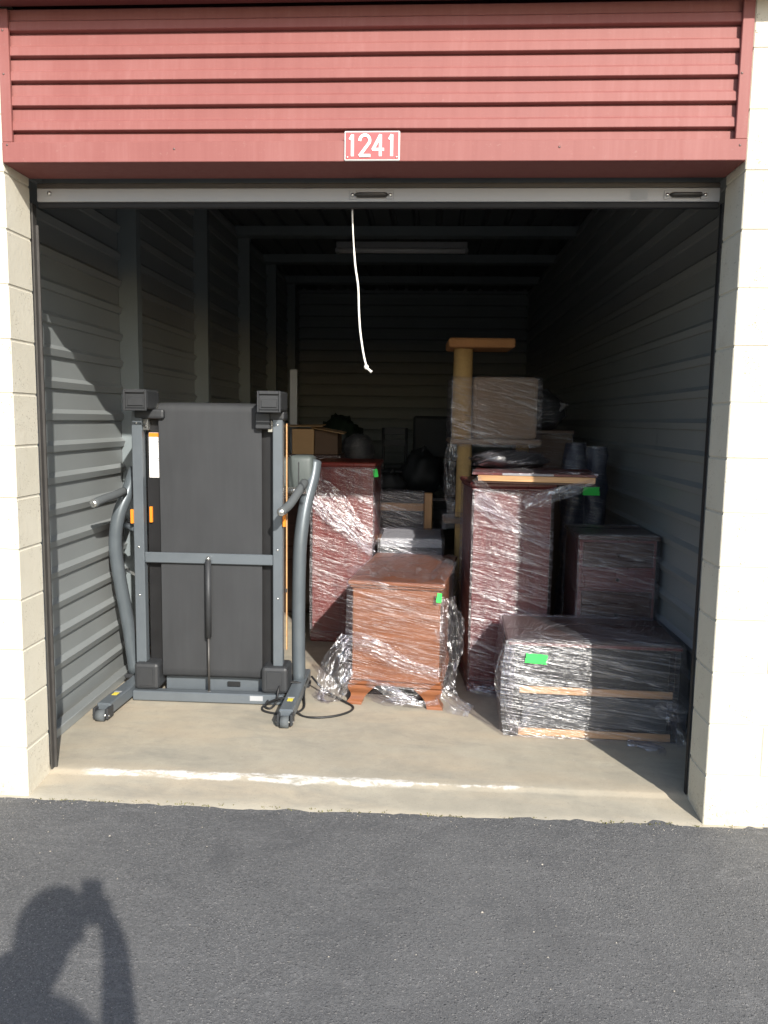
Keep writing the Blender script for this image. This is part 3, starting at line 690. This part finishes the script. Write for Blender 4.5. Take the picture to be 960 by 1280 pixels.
# loose film round its feet
film_sheet('loose_film', ds, [(-w2-.005, .10, .32), (-w2-.055, .02, .20), (-w2-.09, -.01, .09), (-w2-.12, -.01, .03), (-w2-.15, .06, .02)], .19, M['film_loose'], 2.0, .030, (0.5, -1, .4), zmin=.002)
film_sheet('loose_film', ds, [(-w2+.11, .10, .03), (-w2+.20, .06, .02), (0.0, .05, .015), (.10, .06, .015), (.18, .09, .015)], .13, M['film_loose'], 5.0, .020, (0, -.3, 1), zmin=.002)
film_sheet('loose_film', ds, [(w2+.01, .04, .10), (w2+.05, .02, .05), (w2+.11, -.02, .025), (w2+.17, -.05, .015)], .14, M['film_loose'], 7.0, .026, (0, -.3, 1), zmin=.002)
film_sheet('loose_film', ds, [(w2+.012, .10, .58), (w2+.035, .09, .42), (w2+.045, .08, .25), (w2+.03, .06, .10)], .20, M['film_loose'], 9.0, .022, (.8, -.6, 0))
film_sheet('film_band', ds, [(-.25, -.018, .36), (-.12, -.026, .33), (.06, -.026, .25), (.24, -.02, .20)], .10, M['film_loose'], 14.0, .007, (0, -1, .1))
film_sheet('film_skirt', ds, [(-w2+.10, -.016, .125), (-w2+.19, -.022, .110), (.05, -.03, .06), (.16, -.028, .035), (.235, -.018, .05)], .06, M['film_loose'], 12.0, .012, (0, -1, .1))

# --- tall chest behind the treadmill
tl = thing('tall_chest', 'tall red cherry chest wrapped in stretch film, standing between treadmill and low dresser', 'chest', (-.570, 2.26, FZ), R(-2))
box('carcass', M['cherry_v'], tl, -.205, .205, .010, .55, .07, 1.205, bev=.003)
MB().box(-.222, .222, -.012, .562, 1.206, 1.232, bev=.007).box(-.214, .214, -.004, .556, 1.19, 1.2055, bev=.005).build('top', M['cherry_v'], tl)
MB().box(-.215, .215, 0, .56, 0, .069, bev=.006).build('plinth', M['cherry_v'], tl)
film_shell(tl, -.212, .212, -.002, .56, .02, 1.20, M['film_thick'], 3.7, .005, .003, .02, .006, True)
film_sheet('film_band', tl, [(-.222, -.014, 1.12), (-.10, -.022, .98), (.08, -.022, .80), (.216, -.016, .66)], .20, M['film_loose'], 21.0, .010, (0, -1, .15))
film_sheet('film_band', tl, [(-.222, -.012, 1.00), (-.10, -.018, .88), (.06, -.018, .74), (.216, -.014, .62)], .09, M['film_loose'], 23.0, .008, (0, -1, .15))
green_tag(tl, Matrix.Translation((.221, .0, 1.165)) @ Matrix.Rotation(R(-10), 4, 'Y'), .03, .055)

# --- tall chest on the right, with a board laid on it
tr_ = thing('tall_chest', 'tall plum red chest tightly wrapped in stretch film, standing behind the black chest', 'chest', (.470, 1.375, FZ), R(5))
box('carcass', M['cherry_p'], tr_, -.215, .215, .010, .46, .06, 1.14, bev=.003)
MB().box(-.238, .238, -.018, .475, 1.158, 1.186, bev=.008).box(-.228, .228, -.008, .468, 1.1405, 1.1575, bev=.006).build('top', M['cherry_p'], tr_)
MB().box(-.225, .225, 0, .47, 0, .059, bev=.006).build('plinth', M['cherry_p'], tr_)
film_shell(tr_, -.222, .222, -.004, .47, .01, 1.15, M['film_thick'], 8.2, .005, .003, .02, .006, False)
film_sheet('loose_film', tr_, [(-.23, -.01, .04), (-.16, -.05, .03), (-.06, -.075, .018), (.02, -.10, .012)], .09, M['film_loose'], 27, .018, (0, -.3, 1), zmin=.002, n=36)
film_sheet('loose_film', tr_, [(-.21, -.012, 1.10), (-.10, -.022, 1.02), (.04, -.02, .93), (.21, -.012, .84)], .10, M['film_thick'], 28, .008, (0, -1, .1), n=40)
bd = thing('wooden_board', 'pale edged wooden board lying on the tall plum red chest', 'board', (.575, 1.34, 1.2165), R(-6))
MB().box(-.32, .315, -.075, .42, .0, .012, bev=.002).build('bottom_panel', M['walnut'], bd)
MB().box(-.30, .315, -.085, -.060, .0125, .043, bev=.002).build('front_rail', M['oak'], bd)
MB().box(-.33, .325, -.070, .43, .0435, .058, bev=.002).build('top_panel', M['cherry_p'], bd)
box('paper_strip', M['grey_board'], bd, -.17, .10, -.0712, -.0702, .045, .057)
film_sheet('stretch_film', bd, [(-.33, -.09, .062), (-.1, -.09, .066), (.1, -.09, .066), (.325, -.09, .06)], .10, M['film_loose'], 31, .006, (0, -.3, 1))
film_sheet('stretch_film', bd, [(-.31, -.094, .03), (-.22, -.062, -.10), (-.17, -.055, -.17)], .07, M['film_loose'], 33, .010, (0, -1, .1), n=30)
film_sheet('stretch_film', bd, [(-.05, -.058, -.11), (.08, -.064, -.06), (.22, -.08, -.012), (.31, -.09, .02)], .085, M['film_loose'], 35, .010, (0, -1, .1), n=40)

# --- black chest in front
ch = thing('black_chest', 'low black chest with pale wood rails wrapped in stretch film, at the door jamb', 'chest', (.808, .735, FZ), R(-2))
cw, cdp, chh = .405, .50, .475
box('carcass', M['blackwood'], ch, -cw+.008, cw-.008, .012, cdp, .012, chh-.024, bev=.003)
MB().box(-cw-.006, cw+.006, -.008, cdp+.008, chh-.0235, chh-.002, bev=.006).build('lid', M['walnut'], ch)
box('lid_edge', M['cherry_p'], ch, -cw, cw, -.0115, -.0083, chh-.019, chh-.006)
box('rail', M['oak'], ch, -cw+.06, cw-.03, .0, .0115, .215, .250, bev=.002)
box('rail', M['oak'], ch, -cw+.06, cw-.03, .0, .0115, .004, .040, bev=.002)
box('corner_post', M['blackwood'], ch, -cw, -cw+.055, -.002, .011, 0, chh-.025, bev=.003)
box('corner_post', M['blackwood'], ch, cw-.028, cw, -.002, .011, 0, chh-.025, bev=.003)
box('door_panel', M['darkgrey'], ch, -cw+.075, cw-.05, .004, .0115, .055, .205, bev=.003)
box('door_panel', M['black'], ch, -cw+.075, cw-.05, .004, .0115, .260, .440, bev=.003)
film_shell(ch, -cw-.008, cw+.008, -.010, cdp+.01, .004, chh+.002, M['film_chest'], 5.5, .006, .005, .0, .034, True, .02)
green_tag(ch, Matrix.Translation((-cw+.13, -.040, chh-.075)) @ Matrix.Rotation(R(3), 4, 'Y'), .098, .046)
film_sheet('loose_film', ch, [(-cw+.0, -.020, .46), (-cw-.012, -.026, .32), (-cw+.0, -.026, .16), (-cw+.05, -.026, .03)], .10, M['film_loose'], 41, .014, (-.5, -1, 0))
film_sheet('loose_film', ch, [(cw-.10, -.022, .21), (cw-.03, -.035, .16), (cw+.0, -.035, .08), (cw+.02, -.05, .012)], .11, M['film_loose'], 43, .018, (.2, -1, .2), zmin=.002)
film_sheet('loose_film', ch, [(cw-.24, -.05, .012), (cw-.16, -.075, .012), (cw-.10, -.11, .010), (cw-.11, -.16, .006)], .07, M['film_loose'], 45, .012, (0, 0, 1), zmin=.002, n=30)
film_sheet('loose_film', ch, [(-cw+.07, -.02, .05), (-cw+.11, -.026, .13), (-cw+.17, -.028, .185), (-cw+.30, -.026, .205)], .045, M['film_loose'], 47, .010, (0, -1, 0), n=30)

# --- cabinet behind it
bc = thing('small_cabinet', 'dark red cabinet wrapped in stretch film behind the black chest', 'cabinet', (1.045, 1.34, FZ), 0)
box('carcass', M['cherry_p'], bc, -.208, .208, .010, .44, .06, .885, bev=.003)
MB().box(-.222, .222, -.012, .45, .8855, .908, bev=.006).build('top', M['walnut'], bc)
MB().box(-.214, .214, 0, .444, 0, .0595, bev=.006).build('plinth', M['walnut'], bc)
for z0, z1, mt in ((.10, .33, 'walnut'), (.345, .60, 'walnut'), (.615, .72, 'cherry_p'), (.735, .87, 'walnut')):
    dw = box('drawer_front', M[mt], bc, -.190, .190, -.004, .0095, z0, z1, bev=.004)
    MB().sphere((0, -.012, (z0+z1)/2), .010, 8).build('knob', M['iron'], dw)
film_shell(bc, -.215, .215, -.008, .452, .02, .91, M['film_chest'], 9.9, .006, .003, .02, .006, True)

# --- cat tree
ct = thing('cat_tree', 'tall carpeted cat tree with sisal posts, its box wrapped in stretch film', 'cat tree', (.44, 2.30, FZ), R(2))
box('base_board', M['carpet'], ct, -.36, .32, -.06, .50, 0, .05, bev=.008)
MB().tube([(-.20, .06, .05), (-.20, .06, 1.365)], .050, 20).build('lower_post', M['sisal'], ct)
MB().tube([(.24, .40, .05), (.24, .40, 1.365)], .045, 18).build('lower_post', M['sisal'], ct)
MB().box(-.33, -.07, -.06, .20, .84, .875, bev=.01).build('step', M['carpet'], ct)
box('shelf_board', M['carpet'], ct, -.30, .30, -.04, .46, 1.366, 1.40, bev=.012)
cbx = MB().box(-.155, .270, -.015, .42, 1.4005, 1.81, bev=.03, seg=3).build('carpet_box', M['carpet'], ct)
MB().tube([(-.225, .03, 1.4005), (-.225, .03, 1.988)], .063, 22).build('upper_post', M['sisal'], ct)
tp = MB().box(-.33, .10, -.10, .26, 1.9885, 2.05, bev=.016, seg=2).build('top_platform', M['carpet_tan'], ct)
film_shell(ct, -.295, .285, -.045, .45, 1.35, 1.80, M['film_thick'], 11.1, .006, .006, .01, .0, True, rad=.03)
film_sheet('loose_film', ct, [(-.28, -.03, 1.36), (-.30, -.02, 1.2), (-.29, .0, 1.0), (-.27, .0, .85)], .10, M['film_loose'], 51, .016, (-.6, -1, 0))
film_shell(ct, -.335, -.065, -.065, .205, .80, .90, M['film_thin'], 12.4, .006, .006, .02, .0, True)

def lump(name, mat, parent, c, r, seed, amp=.25, n=22, fr=2.2, zmin=None):
    rows = []
    for i in range(n//2+1):
        t = min(max(math.pi*i/(n//2), .03), math.pi-.03); row = []
        for k in range(n):
            d = Vector((math.sin(t)*math.cos(2*math.pi*k/n), math.sin(t)*math.sin(2*math.pi*k/n), math.cos(t)))
            s_ = 1+amp*N(d.x*fr+seed, d.y*fr, d.z*fr)+amp*.5*N(d.x*fr*2.7, d.y*fr*2.7+seed, d.z*fr*2.7)
            p = Vector(c)+Vector((d.x*r[0], d.y*r[1], d.z*r[2]))*s_
            if zmin is not None: p.z = max(p.z, zmin)
            row.append(p)
        rows.append(row)
    uv = [[(k/n*2*math.pi*max(r), i/(n//2)*math.pi*r[2]) for k in range(n)] for i in range(n//2+1)]
    return MB().grid(rows, closed=True, uvs=uv).build(name, mat, parent)
# wrapped dark bundle on the tall chest
wb = thing('wrapped_bundle', 'dark bundle under shiny film between board and cat tree box', 'bundle', (.50, 1.66, 1.2755), R(3))
lump('cloth', M['black'], wb, (-.02, .06, .045), (.21, .17, .055), 3, .35, zmin=0, fr=3.5)
lump('stretch_film', M['film_thick'], wb, (-.02, .06, .05), (.22, .18, .062), 3, .35, zmin=.001, fr=3.5)

# dark red box with a knotted bag on it, and blue rolls
rb = thing('storage_box', 'dark red brown box under a knotted plastic bag, behind the cat tree', 'box', (.86, 2.95, FZ))
box('carton', M['card_dark'], rb, -.20, .20, 0, .42, 0, 1.43, bev=.006)
box('lid', M['walnut'], rb, -.21, .21, -.008, .43, 1.4305, 1.46, bev=.005)
film_shell(rb, -.206, .206, -.004, .43, .9, 1.44, M['film_thin'], 14.4, .005, .005, .02, 0, False)
kb = thing('plastic_bag', 'knotted grey plastic bag on top of the dark red brown box', 'bag', (.83, 3.0, 1.4905))
lump('bag_body', M['darkgrey'], kb, (0, .08, .13), (.17, .16, .16), 8, .22, zmin=0)
MB().tube(spline([(.12, .03, .13), (.155, .01, .17), (.165, 0, .20)], 4), [.03, .022, .018, .016, .018, .02, .026, .034, .04], 10).build('knot', M['grey_board'], kb)
lump('film_cover', M['film_thin'], kb, (0, .08, .13), (.185, .175, .17), 8, .22, zmin=.001)
for k, (x, y, h, lab, r_) in enumerate(((.955, 2.26, 1.385, 'navy fabric roll in film, the one touching the corrugated wall side less', .075), (1.095, 2.32, 1.36, 'navy', .08))):
    t = thing('fabric_roll', ('upright navy fabric roll in stretch film beside the tall plum red chest' if k == 0 else 'upright navy fabric roll in stretch film with a bright green tag, next to the wall'), 'roll', (x, y, FZ))
    rows = []; nn = 18
    for i in range(26):
        z = h*i/25; row = []
        for q in range(nn):
            a = 2*math.pi*q/nn; s_ = r_*(1+.45*N(math.cos(a)*2, math.sin(a)*2, z*6+k*9)+.10*N(math.cos(a)*5, math.sin(a)*5, z*17+k*5)) * (1 if i < 24 else (.95 if i == 24 else .8))
            row.append(Vector((math.cos(a)*s_, math.sin(a)*s_, z)))
        rows.append(row)
    b = MB().grid(rows, closed=True); b.add([p for p in rows[-1]], [list(range(nn))]); b.build('roll_body', M['navy'], t)
    rows2 = [[Vector((p.x*1.06, p.y*1.06, p.z+ (.006 if i > 22 else 0))) for p in rw] for i, rw in enumerate(rows)]
    MB().grid(rows2, closed=True, uvs=[[(q/nn*.5+k*3, i/25*h) for q in range(nn)] for i in range(26)]).build('stretch_film', M['film_chest'], t)
    if k: green_tag(t, Matrix.Translation((-.03, -.098, h-.285)), .105, .055)
    if k: MB().box(-.01, .01, -.096, -.075, h-.275, h-.265).build('tag_pin', M['white'], t)

# --- between the tall chests: flat carton, wooden frame, table
fb = thing('flat_carton', 'flat grey white carton wrapped in film, stacked behind the low dresser', 'carton', (-.105, 2.15, FZ))
box('lower_carton', M['card_dark'], fb, -.205, .21, 0, .45, 0, .62, bev=.005)
box('upper_carton', M['grey_board'], fb, -.20, .205, -.01, .46, .6205, .745, bev=.006)
box('black_band', M['black'], fb, -.20, .205, -.0125, -.0103, .64, .69)
film_shell(fb, -.21, .215, -.016, .466, .55, .75, M['film_thick'], 17.3, .005, .006, .02, 0, True)
wf = thing('wooden_bed_frame', 'brown wooden slatted frame wrapped in film behind the flat carton', 'bed frame', (-.13, 2.78, FZ))
box('leg', M['pine_v'], wf, .105, .165, 0, .06, 0, .99, bev=.005); box('leg', M['pine_v'], wf, -.34, -.28, 0, .06, 0, .99, bev=.005)
for z0 in (.30, .62, .855): box('rail', M['pine_v'], wf, -.2795, .1045, .012, .045, z0, z0+.055, bev=.004)
box('panel', M['blackwood'], wf, -.2795, .1045, .046, .055, .10, .985)
film_shell(wf, -.34, .105, .0, .07, .70, .995, M['film_thick'], 19.1, .006, .006, .01, 0, True)
tb = thing('black_table', 'black table deep in the unit carrying a jumble of dark things', 'table', (-.10, 3.5, FZ))
box('table_top', M['blackwood'], tb, -.48, .46, 0, .75, .855, .89, bev=.006)
for sx in (-.46, .40):
    for sy in (.02, .69): box('leg', M['blackwood'], tb, sx, sx+.04, sy, sy+.04, 0, .8545, bev=.003)
TZ = FZ+.89
def bag(label, x, y, r, seed, name='black_bag', mat='black'):
    t = thing(name, label, 'bag', (x, y, TZ+.0005)); lump('bag_body', M[mat], t, (0, 0, r[2]*.9), r, seed, .3, 26, 1.8, zmin=0)
    MB().tube(spline([(0, 0, r[2]*1.75), (.01, 0, r[2]*1.95), (.03, .01, r[2]*2.1)], 3), .018, 8).build('bag_neck', M[mat], t)
    return t
bag('black sack with a pointed top on the black table', -.06, 3.86, (.17, .14, .19), 4)
bag('slumped black sack at the table end beside the cat tree', .26, 3.80, (.15, .15, .15), 9)
oc = thing('swivel_chair', 'upturned black swivel chair leaning behind the black sacks', 'chair', (.02, 4.28, FZ))
MB().tube([(0, 0, 0), (0, 0, 1.02)], .03, 10).build('column', M['black'], oc)
MB().box(-.21, .21, -.20, .20, 1.0205, 1.09, bev=.03, seg=2).build('seat', M['black'], oc)
MB().box(-.17, .19, .16, .22, 1.16, 1.56, bev=.025, seg=2).build('backrest', M['black'], oc)
MB().box(-.03, .03, .205, .225, 1.05, 1.20, bev=.004).build('back_bar', M['black'], oc)
for q in range(5):
    a_ = q*math.tau/5+.3
    MB().tube([(0, 0, .05), (math.cos(a_)*.28, math.sin(a_)*.28, .03)], [.03, .018], 8).build('base_spoke', M['black'], oc)
bag('small dark sack at the near edge of the black table', -.32, 3.62, (.13, .10, .10), 13)
cpn = thing('metal_chair', 'black metal chair frame standing on the black table', 'chair', (-.30, 3.98, TZ))
for sx in (-.10, .10): MB().tube([(sx, 0, 0), (sx, 0, .56)], .014, 8).build('back_post', M['black'], cpn)
for z in (.40, .50): box('back_slat', M['black'], cpn, -.10, .10, -.008, .008, z, z+.06, bev=.003)
box('seat', M['black'], cpn, -.13, .13, -.16, .16, .17, .20, bev=.01)
for sx in (-.11, .11): MB().tube([(sx, -.14, 0), (sx, -.14, .17)], .012, 8).build('front_leg', M['black'], cpn)
for k, (x, h) in enumerate(((.205, .54), (.255, .60))):
    t = tag(MB().tube([(x, 4.10, TZ), (x+.012, 4.12, TZ+h)], .014, 8).sphere((x+.012, 4.12, TZ+h), .018, 8).build('dark_pole', M['black']), ('short' if k == 0 else 'taller')+' black pole standing upright among the black sacks', 'pole', 'black poles on the table')
wp = thing('wrapped_parcel', 'round topped parcel in crinkled film behind the tall red cherry chest', 'parcel', (-.66, 4.0, FZ))
box('stand', M['card_dark'], wp, -.16, .17, 0, .36, 0, 1.10, bev=.006)
lump('parcel_body', M['darkgrey'], wp, (0.02, .15, 1.245), (.145, .13, .145), 6, .10, zmin=1.1005)
lump('stretch_film', M['film_thick'], wp, (0.02, .15, 1.25), (.155, .14, .152), 6, .10, zmin=1.102)
green_tag(wp, Matrix.Translation((-.145, -.004, 1.075)), .04, .06)

# --- cartons and plank behind the treadmill
cs_ = thing('carton_stack', 'brown carton with open flaps on a wrapped box behind the treadmill', 'carton', (-.90, 3.05, FZ))
lb = box('lower_box', M['walnut'], cs_, -.22, .22, 0, .42, 0, 1.245, bev=.005)
MB().box(-.15, .02, .0, .30, 1.2455, 1.44, bev=.004).build('carton', M['card'], cs_)
box('carton', M['card_dark'], cs_, .022, .20, .02, .32, 1.2455, 1.43, bev=.004)
for pts in (((-.21, -.04), (.10, -.10), 1.455, 1.462), ((.0, -.02), (.26, -.10), 1.448, 1.405)):
    (xa, ya), (xb, yb_), za, zb = pts
    MB().add([(xa, ya, za), (xb, yb_, zb), (xb, yb_+.20, zb+.01), (xa, ya+.24, za+.01), (xa, ya, za+.005), (xb, yb_, zb+.005), (xb, yb_+.20, zb+.015), (xa, ya+.24, za+.015)], [[0, 1, 2, 3], [7, 6, 5, 4], [0, 4, 5, 1], [1, 5, 6, 2], [2, 6, 7, 3], [3, 7, 4, 0]]).build('flap', M['card'], cs_)
film_shell(cs_, -.226, .226, -.004, .43, .9, 1.24, M['film_thick'], 23.3, .005, .005, .02, 0, False)
pk = tag(box('grey_plank', M['grey_board'], None, -1.112, -1.052, 3.30, 3.325, FZ, 1.935, bev=.003), 'narrow grey plank standing upright behind the treadmill', 'plank')

# --- dark draped bundle beyond the carton
pt = thing('draped_bundle', 'dark green cloth draped over a tall bundle beyond the brown carton', 'bundle', (-.86, 4.55, FZ))
box('crate', M['card_dark'], pt, -.19, .19, -.05, .30, 0, 1.10, bev=.006)
lump('green_cloth', M['leaf'], pt, (.0, .12, 1.27), (.21, .19, .27), 17, .38, 30, 2.6, zmin=1.1005)

# ------------------------------------------------------------------ weeds and grit along the asphalt joint
wd = MB()
for i in range(120):
    x = random.uniform(XL-.3, XR+.2); x = x if random.random() < .6 else random.choice((-1.45, -.9, .1, .75, 1.02))+random.gauss(0, .08)
    y = -.010+.012*N(x*2.3, 0, 1)+random.gauss(0, .006)
    if x < XL+.02 or x > XR-.02: y = -.008
    for q in range(random.randint(2, 4)):
        a = random.uniform(0, 6.28); L_ = random.uniform(.003, .010); b = Vector((x+random.gauss(0, .006), y+random.gauss(0, .003), .0)); tpt = b+Vector((math.cos(a)*L_*.7, math.sin(a)*L_*.4-.002, L_))
        s_ = Vector((-math.sin(a), math.cos(a), 0))*.0022
        wd.add([b-s_, b+s_, (b+tpt)/2+s_*1.3+Vector((0, 0, .001)), tpt], [[0, 1, 2], [0, 2, 3]])
tag(wd.build('weeds', M['weed']), 'low dry weeds along the joint between asphalt and concrete', 'weeds', kind='stuff')
gr = MB()
def pebble(c, r):
    vs = [Vector(c)+Vector((math.cos(a)*r*random.uniform(.7, 1.2), math.sin(a)*r*random.uniform(.7, 1.2), 0)) for a in (0, 1.26, 2.5, 3.8, 5.0)] + [Vector(c)+Vector((random.gauss(0, r*.2), random.gauss(0, r*.2), r*.75))]
    gr.add(vs, [[0, 1, 5], [1, 2, 5], [2, 3, 5], [3, 4, 5], [4, 0, 5]])
for i in range(420): 
    x = random.uniform(-2, 1.5); pebble((x, random.gauss(-.025, .02) if random.random() < .6 else -random.random()**2*1.6, .001), random.uniform(.0012, .0035))
for x, y in ((.62, -.28), (.43, -.33), (.20, -.62), (-1.15, -.27)): pebble((x, y, .001), random.uniform(.003, .006))
for i in range(60): pebble((random.uniform(-1.4, 1.0), random.uniform(.25, .75), FZ), random.uniform(.001, .003))
tag(gr.build('grit', M['grit']), 'pale grit and small stones scattered on asphalt and sill', 'grit', kind='stuff')

# ------------------------------------------------------------------ the photographer, whose shadow falls on the asphalt
def make_person():
    root = thing('person', 'person in dark shirt and jeans holding up a phone, casting a shadow on the asphalt', 'person', (-.045, -3.5, -.0))
    V = []; E_ = []; RD = []
    def v(p, r, par=None):
        V.append(Vector(p)-Vector((0, -3.5, 0))); RD.append(r)
        if par is not None: E_.append((par, len(V)-1))
        return len(V)-1
    pel = v((0, -3.56, .98), (.16, .12)); wst = v((0, -3.57, 1.12), (.145, .11), pel); chst = v((0, -3.54, 1.28), (.17, .125), wst); up = v((.01, -3.46, 1.40), (.14, .10), chst)
    nk = v((.0, -3.40, 1.47), (.06, .06), up); hd0 = v((.0, -3.34, 1.515), (.075, .08), nk); hd1 = v((.0, -3.29, 1.58), (.088, .100), hd0); v((.0, -3.29, 1.64), (.072, .085), hd1)
    for s_ in (-1, 1):
        h_ = v((s_*.10, -3.56, .90), (.095, .10), pel); kn = v((s_*.13, -3.53, .50), (.062, .065), h_); an = v((s_*.14, -3.57, .10), (.042, .045), kn); hl = v((s_*.145, -3.55, .05), (.042, .042), an); v((s_*.165, -3.40, .04), (.040, .034), hl)
        sh = v((s_*.19-.01, -3.49, 1.395), (.085, .08), up); el = v((s_*.22-.02, -3.29, 1.19), (.056, .056), sh) if s_ > 0 else v((-.23, -3.22, 1.33), (.078, .078), sh); wr = v((s_*.105, -3.075, 1.39), (.040, .040), el); pm = v((s_*.066, -3.03, 1.44), (.034, .026), wr)
        for k, (dz, ln) in enumerate(((.028, .95), (.009, 1.05), (-.010, 1.0), (-.027, .8))):
            b = v((s_*.058, -3.012, 1.442+dz), (.0095, .0095), pm); c = v((s_*.052, -2.990+.004*ln, 1.448+dz), (.0085, .0085), b); v((s_*(.040-.022*ln), -2.978, 1.450+dz), (.0075, .0075), c)
        t0 = v((s_*.045, -3.028, 1.455), (.012, .012), pm); v((s_*.020, -3.014, 1.48), (.010, .010), t0)
    me = bpy.data.meshes.new('body'); me.from_pydata([tuple(a) for a in V], E_, [])
    o = bpy.data.objects.new('body', me); COL.objects.link(o)
    sk = o.modifiers.new('skin', 'SKIN')
    for i, sv in enumerate(me.skin_vertices[0].data): sv.radius = RD[i]; sv.use_root = (i == 0)
    sb = o.modifiers.new('sub', 'SUBSURF'); sb.levels = sb.render_levels = 2
    bpy.context.view_layer.update()
    m2 = bpy.data.meshes.new_from_object(o.evaluated_get(bpy.context.evaluated_depsgraph_get()))
    bpy.data.objects.remove(o)
    for k in ('skin', 'shirt', 'jeans', 'rubber'): m2.materials.append(M[k])
    for p in m2.polygons:
        c = p.center; p.use_smooth = True
        p.material_index = 3 if c.z < .075 else 2 if c.z < 1.0 else 0 if (c.z > 1.465 and abs(c.x) < .125 and c.y < .36) or c.y > .41 else 1
    m2.name = 'body'; b = bpy.data.objects.new('body', m2); COL.objects.link(b); b.parent = root
    MB().sphere((.0, .200, 1.595), .115, 18, (.88, 1.0, .90)).build('hair', M['hair'], root)
    MB().sphere((.002, .315, 1.57), .013, 10, (.8, 1.1, 1.6)).build('nose', M['skin'], root)
    for q in (-1, 1):
        MB().sphere((q*.034, .296, 1.587), .011, 10).build('eye', M['white'], root)
        MB().sphere((q*.096, .205, 1.57), .020, 10, (.4, .8, 1.5)).build('ear', M['skin'], root)
    box('mouth', M['plate_red'], root, -.023, .023, .288, .294, 1.523, 1.531, bev=.002)
    ph = thing('phone', 'black phone held upright by the person', 'phone', (-.045, -2.998, 1.405))
    box('case', M['black'], ph, -.037, .037, -.004, .004, 0, .15, bev=.003)
    box('screen', M['tm_deck'], ph, -.033, .033, -.0050, -.0042, .006, .144)
    for z in (.128, .112): MB().tube([(-.022, .0042, z), (-.022, .0056, z)], .006, 10).build('lens', M['chrome'], ph)
make_person()
